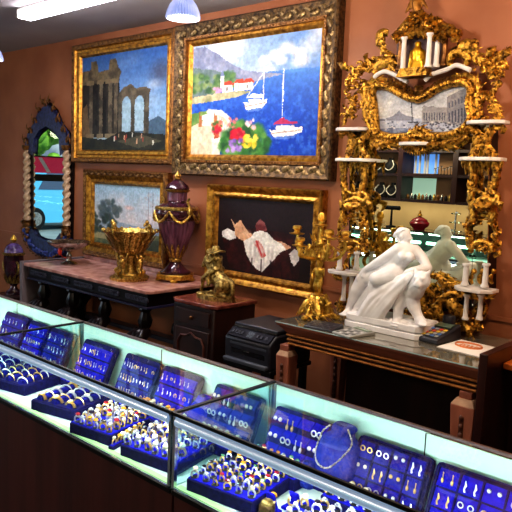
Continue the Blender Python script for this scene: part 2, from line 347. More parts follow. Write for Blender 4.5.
# ------------------------------------------------------------------ framed paintings
CARV = {GOLDD: mat('carved_silver_gilt', (156, 130, 88), .4, .75, c2=(72, 52, 32), scale=50), GOLDB: mat('carved_brown_gilt', (170, 124, 72), .42, .7, c2=(110, 74, 40), scale=50)}
def moulding(b, x0, x1, z0, z1, prof):
    V = []; m = len(prof)
    for ins, d in prof:
        V += [(x0+ins, -d, z0+ins), (x1-ins, -d, z0+ins), (x1-ins, -d, z1-ins), (x0+ins, -d, z1-ins)]
    Fc = []
    for i in range(m-1):
        for k in range(4): k2 = (k+1) % 4; Fc.append((i*4+k, i*4+k2, i*4+4+k2, i*4+4+k))
    return b.add(V, Fc)
def along_rect(x0, x1, z0, z1, step):
    out = []
    for (ax, az, bx_, bz) in ((x0, z0, x1, z0), (x1, z0, x1, z1), (x1, z1, x0, z1), (x0, z1, x0, z0)):
        L = math.hypot(bx_-ax, bz-az); n = max(2, round(L/step))
        for i in range(n):
            t = (i+.5)/n; out.append((ax+(bx_-ax)*t, az+(bz-az)*t, (bx_-ax)/L, (bz-az)/L))
    return out
def picture(name, label, x0, x1, z0, z1, wd, bands, carve, paint, ydeep=.02, backm=None):
    t = thing(name, label, 'painting', ((x0+x1)/2, 0, z0))
    for nm, prof, m in bands:
        b = B(); moulding(b, x0, x1, z0, z1, prof)
        o = b.build(nm, m, t, ang=25)
        if nm in carve:
            b2 = B(); carve[nm](b2, x0, x1, z0, z1); b2.build('carved_'+nm, CARV.get(m, m), t)
    i = wd; xa, xb, za, zb = x0+i, x1-i, z0+i, z1-i
    paint.canvas('canvas', t, OIL, lambda s, q: (xa+(xb-xa)*s, -ydeep, zb+(za-zb)*q))
    B().box(x0+.01, x1-.01, -ydeep+.004, 0, z0+.01, z1-.01).build('backing', EBONY, t, smooth=False)
    return t
def leaves_on(inset, depth, step, w, ln, rise=.35):
    def fn(b, x0, x1, z0, z1):
        for k, (x, z, dx, dz) in enumerate(along_rect(x0+inset, x1-inset, z0+inset, z1-inset, step)):
            s = 1 if k % 2 else -1; nx, nz = -dz, dx
            P = [(x+dx*ln*(t-.5)+nx*s*w*.8*math.sin(t*2.4), -depth-.002, z+dz*ln*(t-.5)+nz*s*w*.8*math.sin(t*2.4)) for t in (0, .25, .5, .75, 1)]
            b.leaf(P, w, serr=3, h=rise)
    return fn
def beads_on(inset, depth, step, r):
    def fn(b, x0, x1, z0, z1):
        for x, z, dx, dz in along_rect(x0+inset, x1-inset, z0+inset, z1-inset, step): b.ell((x, -depth, z), r, 6, 4)
    return fn
# ruins
p = Paint(200, 150, (50, 90, 156), (176, 200, 208), 3)
n = p.noise(4, 2); p.mix(np.clip((n-.5)*3, 0, 1)*(1-p.Y), (120, 150, 190), .6)
p.ell(.92, .25, .16, .16, (70, 74, 96), .8, .8); p.ell(.85, .36, .12, .07, (190, 196, 204), .6, .9); p.ell(.7, .5, .3, .12, (176, 190, 196), .5, .9)
p.poly([(.6, .78), (.78, .72), (.9, .66), (1, .72), (1, .85), (.6, .85)], (70, 92, 112))
st, sd = (74, 66, 54), (24, 22, 22)
p.rect(0, .2, .47, .86, sd, 1, c2=(46, 42, 38)); p.poly([(0, .16), (.12, .14), (.12, .06), (.19, .06), (.22, .18), (.34, .16), (.35, .07), (.42, .06), (.45, .14), (.49, .2), (.46, .28), (0, .3)], st, 1, c2=(112, 98, 74))
for x, w in ((.11, .035), (.24, .03), (.35, .035), (.42, .03)):
    p.rect(x-w, .28, x+w, .86, (112, 100, 80), 1, c2=(70, 62, 52)); p.rect(x-w, .28, x-w*.3, .86, (30, 28, 28), .7); p.rect(x-w*1.4, .26, x+w*1.4, .31, (120, 104, 78)); p.rect(x-w*1.4, .82, x+w*1.4, .87, (126, 112, 88))
p.poly([(.02, .55), (.07, .5), (.12, .86), (0, .86)], (120, 96, 66), .8)
p.poly([(.46, .42), (.52, .36), (.6, .33), (.66, .38), (.75, .37), (.82, .4), (.8, .48), (.47, .5)], st, 1, c2=(104, 92, 74))
for x in (.49, .62, .775): p.rect(x-.028, .45, x+.028, .86, (66, 62, 54), 1, c2=(98, 90, 74))
for x in (.555, .70):
    p.ell(x, .52, .048, .07, (140, 170, 190), 1, .1); p.rect(x-.048, .52, x+.048, .8, (150, 176, 190))
p.poly([(0, .85), (.3, .88), (.5, .8), (1, .84), (1, 1), (0, 1)], (46, 44, 34), 1, c2=(28, 30, 26)); p.poly([(.45, .9), (.75, .84), (.95, .9), (.7, .97)], (98, 92, 72), .6)
for k in range(14): x, y = p.r.uniform(.4, .9), p.r.uniform(.84, .95); p.rect(x, y-.045, x+.012, y, [(190, 150, 120), (150, 60, 50), (200, 196, 180)][k % 3])
G1 = [('outer_frame', [(0, 0), (0, .055), (.012, .07), (.045, .06)], GOLDB), ('middle_frame', [(.045, .06), (.055, .04), (.075, .035)], GOLDF), ('inner_frame', [(.075, .035), (.085, .05), (.11, .045), (.125, .018)], GOLDF)]
picture('ruins_painting', 'gilt framed painting of ancient ruins under a blue sky, hung top left', -5.875, -4.335, 1.765, 2.895, .115, G1, {'outer_frame': leaves_on(.026, .062, .07, .014, .06)}, p)
# bay
p = Paint(240, 170, (150, 176, 214), (206, 216, 226), 5)
sky = np.clip(1-p.Y/.33, 0, 1); p.mix((p.X > .45)*np.clip((p.X-.45)*2.2, 0, 1)*(p.Y < .3), (92, 134, 206), .75)
n = p.noise(3, 9); p.mix(np.clip((n-.45)*4, 0, 1)*(p.Y < .33), (236, 236, 240), .8)
for x, y, r in ((.68, .17, .07), (.76, .13, .08), (.84, .17, .06), (.72, .22, .06), (.6, .2, .06), (.86, .24, .08)): p.ell(x, y, r, r*.8, (250, 240, 226), .9, .8)
sea = np.clip((p.Y-.30)/.5, 0, 1)
p.mix((p.Y > .30).astype(float), (84, 136, 210)); p.mix((p.Y > .30)*sea**.6, (22, 62, 168))
n = p.noise(26, 3); p.mix((p.Y > .34)*np.clip((n-.52)*5, 0, 1), (70, 120, 214), .6)
p.poly([(0, .03), (.1, .02), (.22, .1), (.34, .2), (.45, .27), (.62, .31), (.75, .33), (.3, .42), (0, .5)], (150, 154, 178), 1, c2=(122, 130, 160)); p.poly([(0, .2), (.2, .24), (.4, .33), (.5, .36), (.2, .45), (0, .48)], (112, 130, 130), .7, c2=(92, 116, 100))
p.blobs(60, .0, .27, .36, .42, .045, [(70, 110, 60), (96, 132, 72), (56, 88, 56), (128, 146, 90)]); p.blobs(14, .2, .4, .34, .46, .03, [(190, 120, 170), (206, 150, 190)])
for x, y, w, h in ((.27, .38, .09, .07), (.37, .375, .08, .07), (.44, .375, .08, .06)):
    p.rect(x, y, x+w, y+h, (236, 228, 216)); p.poly([(x-.01, y), (x+w*.3, y-.035), (x+w*.8, y-.035), (x+w+.01, y)], (196, 70, 48)); p.rect(x+w*.4, y+.02, x+w*.5, y+.05, (90, 80, 90))
p.rect(.255, .3, .283, .4, (244, 240, 230)); p.poly([(.25, .3), (.269, .25), (.288, .3)], (120, 130, 170))
p.poly([(0, .47), (.2, .45), (.42, .44), (.52, .45), (.4, .49), (.15, .52), (0, .53)], (206, 188, 150), 1, c2=(150, 150, 110))
for hx, hy, w, mx, my0, cc in ((.45, .565, .18, .6, .2, None), (.66, .80, .235, .745, .3, 1)):
    p.poly([(hx, hy-.015), (hx+w, hy-.04), (hx+w*.98, hy+.0), (hx+w*.75, hy+.03), (hx+w*.12, hy+.04)], (240, 236, 228)); p.line([(hx+w*.05, hy+.012), (hx+w*.95, hy-.012)], .006, (150, 120, 110), .8); p.poly([(hx+w*.1, hy+.04), (hx+w*.85, hy+.025), (hx+w*.7, hy+.055), (hx+w*.2, hy+.06)], (120, 150, 210), .6)
    p.rect(hx+w*.2, hy-.05, hx+w*.75, hy-.025, (206, 208, 214)); p.line([(mx, my0), (mx+.004, hy-.03)], .006, (236, 236, 240))
    if cc: p.poly([(hx+.03, hy-.075), (hx+.1, hy-.12), (hx+.14, hy-.085), (hx+w-.04, hy-.085), (hx+w-.03, hy-.065), (hx+.03, hy-.062)], (170, 50, 90))
    else: p.line([(hx+.02, hy-.06), (mx, my0+.1)], .005, (226, 226, 230)); p.poly([(hx+.03, hy-.06), (hx+.06, hy-.09), (hx+.16, hy-.08), (hx+.15, hy-.05)], (226, 226, 236))
p.poly([(0, .7), (.1, .62), (.24, .62), (.33, .7), (.3, .85), (.26, 1), (0, 1)], (226, 210, 180), 1, c2=(206, 186, 156)); p.poly([(0, .62), (.1, .6), (.2, .6), (.12, .68), (0, .74)], (90, 130, 70), 1, c2=(120, 150, 80))
p.line([(.16, .605), (.26, .615), (.335, .68), (.345, .74), (.29, .84)], .028, (238, 230, 216)); p.line([(.2, .66), (.27, .68), (.3, .74), (.27, .82)], .012, (190, 180, 180))
for k in range(9): t = k/8; p.line([(.18+.13*t, .63+.1*t*t), (.18+.125*t, .69+.1*t*t)], .006, (244, 240, 232))
p.ell(.145, .655, .06, .03, (244, 240, 240), 1, .2); p.rect(.11, .66, .18, .73, (232, 226, 230))
for x in (.075, .21): p.rect(x, .64, x+.025, .74, (176, 110, 70)); p.rect(x, .6, x+.008, .66, (150, 86, 54))
p.rect(.2, .86, .265, 1, (230, 220, 200)); p.rect(.19, .84, .275, .875, (244, 238, 224)); p.poly([(.205, .78), (.26, .78), (.25, .85), (.215, .85)], (180, 90, 60)); p.blobs(24, .19, .69, .275, .79, .028, [(210, 40, 50), (190, 30, 60), (240, 110, 90), (70, 110, 50)])
p.blobs(120, .27, .72, .66, 1.04, .06, [(50, 104, 50), (72, 130, 60), (38, 82, 46), (100, 150, 70)], inside=1)
p.blobs(24, .36, .76, .46, .86, .03, [(206, 36, 56), (226, 70, 80), (180, 20, 50)]); p.blobs(26, .45, .82, .56, .92, .03, [(240, 200, 50), (250, 220, 90), (236, 180, 40)]); p.blobs(22, .33, .85, .44, .96, .03, [(150, 110, 190), (120, 80, 170), (180, 150, 210)]); p.blobs(10, .46, .69, .54, .76, .025, [(236, 170, 180), (250, 220, 220)]); p.blobs(12, .34, .66, .4, .76, .025, [(230, 120, 110), (90, 140, 70)])
G2 = [('outer_frame', [(0, 0), (0, .07), (.012, .085), (.10, .055)], GOLDD), ('middle_frame', [(.10, .055), (.105, .066), (.125, .062), (.13, .04)], GOLDB), ('inner_frame', [(.13, .04), (.15, .045), (.175, .018)], GOLDF)]
picture('bay_painting', 'largest painting, sailing boats in a blue bay, in wide carved dark gilt frame', -4.318, -2.672, 1.685, 2.897, .165, G2, {'outer_frame': leaves_on(.055, .068, .062, .03, .075, .3), 'middle_frame': beads_on(.115, .064, .03, .007)}, p)
# tree landscape
p = Paint(130, 84, (146, 178, 200), (226, 206, 200), 8)
n = p.noise(4, 4); p.mix(np.clip((n-.5)*3, 0, 1)*(p.Y < .6), (236, 216, 214), .6); p.ell(.55, .36, .1, .05, (240, 190, 176), .6, .8)
p.poly([(0, .62), (.4, .6), (.7, .64), (1, .62), (1, .8), (0, .8)], (142, 160, 180), 1, c2=(160, 170, 180)); p.poly([(0, .7), (.3, .74), (.6, .72), (1, .74), (1, 1), (0, 1)], (110, 112, 76), 1, c2=(78, 88, 60)); p.poly([(.0, .82), (.3, .8), (.5, .84), (.4, .9), (0, .9)], (180, 166, 120), .7)
p.blobs(60, .08, .26, .42, .6, .07, [(76, 90, 98), (94, 104, 104), (62, 80, 84)], inside=1); p.blobs(40, .0, .52, .36, .8, .06, [(48, 64, 56), (66, 80, 66), (40, 52, 48)]); p.line([(.26, .5), (.27, .75)], .02, (58, 58, 56))
for x in (.82, .88): p.line([(x, .85), (x+.01, .1)], .008, (140, 130, 136)); p.blobs(16, x-.05, .12, x+.06, .6, .03, [(168, 168, 180), (186, 180, 184)], .5)
p.poly([(.7, .86), (1, .8), (1, 1), (.6, 1)], (54, 62, 50), .8)
G3 = [('outer_frame', [(0, 0), (0, .06), (.015, .075), (.05, .06)], GOLDB), ('middle_frame', [(.05, .06), (.09, .035), (.1, .04)], GOLDF), ('inner_frame', [(.1, .04), (.115, .045), (.14, .015)], GOLDF)]
picture('landscape_painting', 'gilt framed pale landscape painting with round tree, standing behind the gilded vase', -5.655, -4.385, .86, 1.70, .125, G3, {'outer_frame': leaves_on(.03, .066, .05, .016, .05)}, p)
# draped figure
p = Paint(130, 84, (34, 24, 30), (26, 14, 16), 11)
p.mix(np.clip((p.noise(3, 6)-.45)*2, 0, 1), (52, 38, 44), .6)
p.poly([(.05, .5), (.2, .42), (.45, .38), (.75, .4), (.9, .5), (.88, .95), (.6, 1), (.15, .95)], (62, 22, 24), 1, c2=(36, 14, 18)); p.poly([(.42, .34), (.47, .25), (.52, .3), (.55, .4), (.44, .44)], (150, 90, 90), .9, c2=(110, 46, 50))
p.poly([(.05, .47), (.12, .42), (.2, .46), (.22, .54), (.14, .58), (.06, .54)], (236, 230, 224), 1, c2=(206, 200, 196))
p.poly([(.15, .29), (.2, .36), (.26, .29), (.31, .38), (.36, .45), (.46, .48), (.48, .58), (.4, .6), (.26, .55), (.2, .5), (.2, .42)], (222, 176, 140), 1, c2=(196, 146, 112)); p.line([(.27, .32), (.29, .42), (.38, .5)], .012, (176, 124, 96), .8)
p.poly([(.6, .5), (.72, .52), (.8, .57), (.74, .62), (.62, .58)], (214, 170, 140), 1, c2=(190, 140, 112))
p.ell(.33, .46, .07, .07, (236, 196, 160), .7, .9); p.ell(.42, .54, .06, .05, (180, 130, 100), .5, .9)
p.poly([(.3, .57), (.38, .5), (.42, .43), (.48, .4), (.55, .42), (.62, .5), (.70, .54), (.75, .6), (.68, .66), (.64, .74), (.58, .84), (.51, .94), (.45, .91), (.39, .84), (.34, .74)], (240, 236, 228), 1, c2=(222, 216, 208), tk=7)
for a, b_, c_, k in ((.40, .38, .44, 0), (.45, .43, .47, 1), (.52, .52, .5, 0), (.58, .57, .53, 1), (.64, .61, .56, 0)):
    p.ell(b_, .68, .022, .17, (176, 166, 166), .55, .9); p.ell(b_+.025, .66, .016, .16, (252, 250, 244), .6, .9)
p.ell(.5, .88, .07, .07, (168, 158, 160), .5, .9)
p.poly([(.40, .57), (.46, .53), (.5, .58), (.53, .66), (.55, .72), (.50, .76), (.47, .70), (.45, .64)], (186, 56, 52), .85, c2=(216, 190, 184)); p.line([(.44, .55), (.5, .72)], .018, (190, 40, 44), .8)
p.poly([(.78, .66), (.83, .58), (.87, .62), (.88, .72), (.83, .8), (.8, .74)], (222, 216, 212), .9, c2=(190, 184, 182))
for k in range(6): p.line([(.3+.1*k, .78), (.28+.11*k, 1)], .015, (26, 10, 12), .6)
G4 = [('outer_frame', [(0, 0), (0, .055), (.01, .07), (.03, .06), (.05, .035)], GOLDF), ('inner_frame', [(.05, .035), (.075, .05), (.085, .048), (.105, .015)], GOLDF)]
picture('draped_figure_painting', 'dark painting of a reclining draped figure in bright gilt frame, above the bronze rider', -3.892, -2.735, .847, 1.622, .095, G4, {'inner_frame': leaves_on(.075, .05, .03, .006, .028)}, p)

# ------------------------------------------------------------------ ceiling lights
t = thing('fluorescent_light', 'white fluorescent tube fitting on the ceiling, top left', 'ceiling light', (-4.4, -.935, H))
fx0, fx1 = -5.2, -3.6
B().box(fx0, fx1, -.985, -.885, 2.945, H-.002).build('housing', SHELFW, t, bevel=.006)
B().box(fx0+.015, fx1-.015, -1.0, -.87, 2.885, 2.945).build('diffuser', TUBE, t, bevel=.02)
for x in (fx0, fx1-.015): B().box(x, x+.015, -.995, -.875, 2.89, 2.96).build('end_cap', SHELFW, t)
def pendant(x, y, z, label):
    t = thing('pendant_lamp', label, 'lamp', (x, y, z))
    pr = [(.105, 0), (.108, .012), (.1, .045), (.082, .085), (.055, .118), (.034, .13)]
    B().lathe([(r, h) for r, h in pr]+[(.03, .128), (.05, .112), (.076, .08), (.095, .042), (.1, .01)], (x, y, z), 72, 36, .13, closed=False).build('lamp_shade', LAMPG, t)
    B().lathe([(.01, .03), (.05, .04), (.062, .07), (.045, .105), (.02, .125)], (x, y, z), 20).build('bulb', BULB, t)
    B().lathe([(.005, -.012), (.06, -.008), (.092, .0), (.096, .006), (.092, .012), (.02, .012)], (x, y, z), 32).build('lens', mat('lamp_lens', (240, 244, 255), .3, emit=(240, 244, 255), es=5), t)
    B().lathe([(.036, .128), (.04, .14), (.034, .2), (.012, .215)], (x, y, z), 20).build('socket', CHROME, t)
    B().tube([(x, y, z+.2), (x, y, H)], .006).build('stem', CHROME, t)
def light(kind, name, loc, power, color=(1, .8, .6), size=.1, rot=None, sy=None, spot=None):
    d = bpy.data.lights.new(name, kind); d.energy = power; d.color = color
    if kind == 'AREA':
        d.size = size
        if sy: d.shape = 'RECTANGLE'; d.size_y = sy
    elif kind != 'SUN': d.shadow_soft_size = size
    if spot: d.spot_size = spot; d.spot_blend = .8
    o = bpy.data.objects.new(name, d); col.objects.link(o); o.location = loc
    if rot: o.rotation_euler = rot
    return o
PX, PY, PZ = W(183, 19, z=2.64)
pendant(PX, PY, PZ, 'ribbed glass pendant lamp in front of the bay painting')
QX, QY, QZ = W(-9, 60, z=2.64)
pendant(QX, QY, QZ, 'ribbed glass pendant lamp cut off by the left edge')
WARM = (1, .74, .5)
light('POINT', 'pendant_or_fill', (PX, PY, PZ-.06), 30, (1, .86, .72), .08)
light('POINT', 'pendant_or_fill', (QX, QY, QZ-.06), 2.5, (1, .8, .74), .08)
light('POINT', 'pendant_or_fill', (-.75, -1.05, 2.5), 52, WARM, .08)
light('POINT', 'pendant_or_fill', (-2.0, -1.7, 2.6), 46, (1, .86, .7), .1)  # added fill for the middle of the wall; no pendant hangs here
light('AREA', 'fluorescent_glow', (-4.4, -.935, 2.87), 22, (.92, .93, 1), 1.5, sy=.1)
light('POINT', 'rear_fill', (-5.6, -5.6, 2.6), 70, (1, .84, .66), .15)  # added to light the rear of the shop; no fitting modelled
light('POINT', 'rear_fill', (-2.6, -5.6, 2.6), 40, (1, .84, .66), .15)  # second added fill for the rear, also without a fitting
light('AREA', 'daylight', (XL+.1, -3.7, 1.6), 26, (.85, .92, 1), 1.6, rot=(0, -PI/2, 0), sy=1.6)
sun = light('SUN', 'sun', (0, 0, 5), 3.4, (1, .96, .9), rot=(math.radians(10), math.radians(48), 0)); sun.data.angle = .02
wd = bpy.data.worlds.new('world'); bpy.context.scene.world = wd; wd.use_nodes = True
bg = wd.node_tree.nodes['Background']; bg.inputs[0].default_value = (.62, .78, 1, 1); bg.inputs[1].default_value = 1.5

# ------------------------------------------------------------------ blue framed mirror
def twisted(b, x, y, z0, z1, r, turns):
    n = 60; V = []; Fc = []; k = 12
    for i in range(n+1):
        t = i/n; a = turns*2*PI*t
        for j in range(k):
            th = 2*PI*j/k; q = r*(1+.33*math.cos(2*(th-a))); V.append((x+q*math.cos(th), y+q*math.sin(th), z0+(z1-z0)*t))
    for i in range(n):
        for j in range(k): j2 = (j+1) % k; Fc.append((i*k+j, i*k+j2, (i+1)*k+j2, (i+1)*k+j))
    b.add(V, Fc)
t = thing('blue_wall_mirror', 'tall narrow mirror in blue and gold frame with cream twisted columns', 'mirror', (-6.36, 0, .78))
def g2(u, v, y=-.05): p = W(u, v, y=y); return (p[0], p[2])
cx = -6.362
ga = [(-6.66, .95), (-6.06, .95), (-6.06, 1.86), (-6.13, 2.0), (-6.362, 2.1), (-6.59, 2.0), (-6.66, 1.86)]
B().prism(ga, -.03, -.02).build('mirror_glass', MIRROR, t, smooth=False)
b = B()
out = [(-6.80, .93), (-6.72, .80), (-6.5, .75), (-6.362, .72), (-6.22, .75), (-6.0, .80), (-5.92, .93), (-5.90, 1.92), (-5.98, 2.06), (-6.12, 2.16), (-6.22, 2.30), (-6.362, 2.38), (-6.5, 2.30), (-6.6, 2.16), (-6.74, 2.06), (-6.82, 1.92)]
B().prism(out, -.018, 0).build('back_board', EBONY, t, smooth=False)
cr = [(-6.80, 1.90), (-6.64, 1.84), (-6.62, 2.0), (-6.5, 2.1), (-6.362, 2.14), (-6.22, 2.1), (-6.1, 2.0), (-6.08, 1.84), (-5.92, 1.90), (-6.0, 2.06), (-6.12, 2.16), (-6.22, 2.28), (-6.362, 2.34), (-6.5, 2.28), (-6.6, 2.16), (-6.72, 2.06)]
B().prism(cr, -.06, -.018).build('crest', BLUEF, t, bevel=.012)
bt = [(-6.80, .98), (-6.70, .82), (-6.5, .76), (-6.362, .74), (-6.22, .76), (-6.02, .82), (-5.92, .98), (-6.08, 1.02), (-6.16, .95), (-6.362, .92), (-6.56, .95), (-6.64, 1.02)]
B().prism(bt, -.06, -.018).build('lower_panel', BLUEF, t, bevel=.012)
for sx in (-1, 1): B().box(cx+sx*.335-.032, cx+sx*.335+.032, -.03, -.018, .95, 1.9).build('side_strip', EBONY, t)
for sx in (-1, 1):
    b = B(); twisted(b, cx+sx*.395, -.055, 1.12, 1.88, .034, 5); b.build('column', CREAM, t, ang=60)
    B().lathe([(.05, 0), (.052, .02), (.04, .035), (.045, .06), (.055, .07)], (cx+sx*.395, -.055, 1.05), 16).build('column_base', GOLDB, t); B().lathe([(.04, 0), (.055, .03), (.058, .05)], (cx+sx*.395, -.055, 1.88), 16).build('column_capital', GOLDB, t)

b = B()
for sx in (-1, 1):
    for (px_, pz, r, a, tr) in ((.42, 1.97, .06, -.5, 4.2), (.33, 2.08, .05, -.4, 4.5), (.23, 2.18, .05, -.3, 4.5), (.14, 2.29, .04, 0, 4.5), (.05, 2.37, .035, .5, 4.5)):
        P = spiral(cx+sx*px_, pz, r, r*.3, a, tr); P = [(cx+sx*abs((x-cx)*sx), -.065, z) for x, z in P]; b.tube(P, [.013-.006*i/14 for i in range(14)], 6)
        b.leaf([(cx+sx*px_, -.065, pz), (cx+sx*(px_+.03), -.08, pz+.04), (cx+sx*(px_+.04), -.07, pz+.09)], .022)
b.leaf([(cx, -.06, 2.33), (cx, -.08, 2.37), (cx, -.07, 2.43)], .03); b.build('gilt_scrollwork', GOLDB, t)
b = B()
for k in range(46):
    a = PI*(1.02+.96*k/45); r = rnd.uniform(.88, 1.06); b.ell((cx+.43*r*math.cos(a), -.065, 1.02+.24*r*math.sin(a)), rnd.uniform(.014, .03), 6, 4)
b.build('enamel_flowers', mat('flower_blue', (60, 78, 160), .4, c2=(36, 48, 110), scale=40), t)
b = B()
for k in range(22):
    a = PI*(.98+1.04*k/21); x, z = cx+.45*math.cos(a), 1.03+.27*math.sin(a)
    b.leaf([(x, -.07, z), (x+.03*math.cos(a+1), -.09, z+.03*math.sin(a+1)), (x+.06*math.cos(a+1.4), -.075, z+.06*math.sin(a+1.4))], .02)
for sx in (-1, 1):
    for k in range(10): b.ell((cx+sx*rnd.uniform(.34, .46), -.07, rnd.uniform(.9, 1.12)), rnd.uniform(.014, .028), 6, 4)
b.build('gilt_leaves', GOLDB, t)
# ------------------------------------------------------------------ marble topped console
CZ = .818
t = thing('console_table', 'long carved black console table with pink marble top under the paintings', 'table', (-4.7, -.36, 0))
x0, x1, y0 = -5.66, -3.83, -.69
B().prismz([(x0, -.005), (x0, y0), (x1-.03, y0), (x1, y0+.05), (x1, -.005)], CZ-.03, CZ).build('marble_top', MARBLEP, t, bevel=.006)
B().box(x0, x1-.03, -.045, -.02, CZ, CZ+.04).build('upstand', MARBLEP, t, bevel=.004)
b = B(); b.box(x0+.03, x1-.04, y0+.03, -.03, CZ-.13, CZ-.03); b.build('apron', EBONY, t, bevel=.006)
b = B(); b.box(x0+.02, x1-.03, y0+.02, -.03, CZ-.15, CZ-.13); b.build('apron_edge', mat('blue_black_edge', (40, 38, 70), .3), t, bevel=.004)
GCARV = mat('grey_carving', (84, 84, 104), .3, .4, c2=(50, 48, 64), scale=40)
for k in range(5):
    xc = x0+.2+k*.36; b = B(); b.box(xc-.12, xc+.15, y0+.024, y0+.031, CZ-.10, CZ-.06)
    for q in range(7): b.leaf([(xc+(q-3)*.036, y0+.026, CZ-.085), (xc+(q-3)*.036+.012, y0+.016, CZ-.075), (xc+(q-3)*.036+.03, y0+.026, CZ-.08)], .010)
    b.ell((xc+.15, y0+.026, CZ-.08), (.016, .01, .02), 8, 6); b.build('apron_carving', GCARV, t)
for xl, yl in [(-5.45, -.6), (-4.98, -.6), (-4.5, -.6), (-3.97, -.6), (-5.5, -.12), (-4.0, -.12)]:
    b = B()
    b.lathe([(.05, .668), (.055, .65), (.035, .63), (.045, .6), (.06, .56), (.05, .52), (.03, .49), (.035, .46)], (xl, yl, 0), 16, 8, .12)
    P = [(xl, yl+.02, .48), (xl, yl-.05, .44), (xl, yl-.075, .36), (xl, yl-.03, .26), (xl, yl+.02, .18), (xl, yl, .1), (xl, yl-.05, .05), (xl, yl-.07, .03)]
    b.tube(smoothpath(P, 4), [.05, .052, .056, .062, .068, .066, .06, .055, .05, .046, .044, .042, .04, .038, .036, .036, .038, .04, .042, .044, .046, .046, .044, .042, .04, .04, .04, .03, .03][:29], 10)
    for s in (-1, 1): b.leaf([(xl+s*.02, yl-.05, .5), (xl+s*.05, yl-.11, .46), (xl+s*.05, yl-.13, .4), (xl+s*.02, yl-.12, .36)], .035, (0, -1, .3))
    b.ell((xl, yl-.09, .43), (.04, .035, .045), 10, 7); b.box(xl-.06, xl+.06, yl-.08, yl+.06, .0, .03)
    b.build('leg', EBONY, t)
b = B(); b.box(x0+.12, x1-.1, -.16, -.06, .26, .30); b.build('stretcher', mat('stretcher_dark', (52, 46, 60), .3), t, bevel=.006)
B().box(-5.715, -5.675, -.70, -.01, 0, CZ+.012).build('end_panel', mat('grey_panel', (120, 108, 112), .4), t, smooth=False)

# silver footed bowl
def thing_lathe(parts, name, label, cat, loc, grp=None):
    t = thing(name, label, cat, loc, grp)
    for nm, prof, m, kw in parts: B().lathe(prof, loc, **kw).build(nm, m, t)
    return t
cx_, cy_ = -5.36, -.40
t = thing_lathe([('foot', [(.075, 0), (.078, .012), (.05, .025), (.025, .035), (.02, .06), (.028, .08), (.018, .1), (.022, .13)], SILV, {}),
                 ('bowl', [(.02, .125), (.06, .135), (.12, .155), (.19, .195), (.2, .215), (.19, .213), (.12, .175), (.05, .155), (.01, .15)], SILV, dict(n=36, flute=18, fd=.04))],
                'footed_bowl', 'silver footed bowl with red ornament at left end of marble console', 'bowl', (cx_, cy_, CZ))
B().tube([(cx_+.16, cy_-.03, CZ+.18), (cx_+.17, cy_-.03, CZ+.205), (cx_+.21, cy_-.03, CZ+.215)], [.008, .014, .006]).build('bowl_handle', SILV, t)
b = B(); b.ell((cx_+.005, cy_-.10, CZ+.125), (.024, .018, .034), 10, 8); b.ell((cx_+.02, cy_-.105, CZ+.155), (.012, .012, .014), 8, 6); b.tube([(cx_, cy_-.09, CZ+.1), (cx_-.01, cy_-.07, CZ+.08), (cx_, cy_-.03, CZ+.06)], .004, 6)
b.build('red_ornament', RED, t)

# gilded figural vase
cx_, cy_ = -4.36, -.46; L = (cx_, cy_, CZ)
t = thing('gilded_vase', 'flared gilded vase with cherub stem in front of the landscape painting', 'vase', L)
b = B(); b.lathe([(.16, 0), (.165, .02), (.14, .035), (.12, .045), (.115, .06)], L, 28, 8, .1); b.build('base', ORMOLU, t)
b = B(); b.lathe([(.06, .05), (.05, .09), (.045, .16), (.06, .2), (.1, .22)], L, 20); b.build('stem', ORMOLU, t)
for k in range(4):
    a = PI/4+k*PI/2-.5; c = (cx_+.095*math.cos(a), cy_+.095*math.sin(a)); d = (math.cos(a), math.sin(a)); q = (-d[1], d[0]); b = B()
    def f(r, s, z): return (c[0]+d[0]*r+q[0]*s, c[1]+d[1]*r+q[1]*s, CZ+z)
    b.cap(f(0, 0, .1), f(.005, 0, .15), .026, .03, 8); b.ell(f(.012, 0, .195), .023, 10, 8); b.ell(f(.033, 0, .192), .006, 6, 4)
    for s in (-1, 1):
        b.cap(f(.0, s*.016, .09), f(.03, s*.028, .07), .018, .014, 8); b.cap(f(.03, s*.028, .07), f(.012, s*.026, .035), .013, .009, 8)
        b.cap(f(0, s*.028, .16), f(.012, s*.048, .19), .011, .009, 8); b.cap(f(.012, s*.048, .19), f(.0, s*.05, .225), .009, .008, 8)
    figure('cherub', b, ORMOLU, t, .005, 2)
b = B(); b.lathe([(.08, .21), (.115, .225), (.135, .26), (.155, .31), (.185, .36), (.215, .39), (.225, .405), (.212, .405), (.19, .38), (.14, .3), (.1, .24)], L, 40, 10, .05)
b.build('bowl', ORMOLU, t)
b = B()
for k in range(20):
    a = 2*PI*k/20
    for rr, z, r2 in ((.165, .3, .16), (.13, .24, .14)): b.leaf([(cx_+rr*math.cos(a), cy_+rr*math.sin(a), CZ+z), (cx_+(rr+.02)*math.cos(a), cy_+(rr+.02)*math.sin(a), CZ+z+.03), (cx_+(rr+.045)*math.cos(a+.1), cy_+(rr+.045)*math.sin(a+.1), CZ+z+.07)], .016, (math.cos(a), math.sin(a), .2))
    b.ell((cx_+.222*math.cos(a), cy_+.222*math.sin(a), CZ+.403), .013, 6, 5)
b.build('leaf_mounts', ORMOLU, t)
for k, (s, a) in enumerate(((-1, PI), (1, 0), (-1, 1.9), (1, -1.2))):
    dx, dy = math.cos(a), math.sin(a); b = B()
    P = [(cx_+dx*r, cy_+dy*r, CZ+z) for r, z in ((.17, .33), (.225, .36), (.25, .405), (.235, .445), (.21, .44), (.205, .42))]
    b.tube(smoothpath(P, 4), .010, 7); b.ell((cx_+dx*.245, cy_+dy*.245, CZ+.45), (.018, .018, .026), 8, 6); b.build('handle', ORMOLU, t)

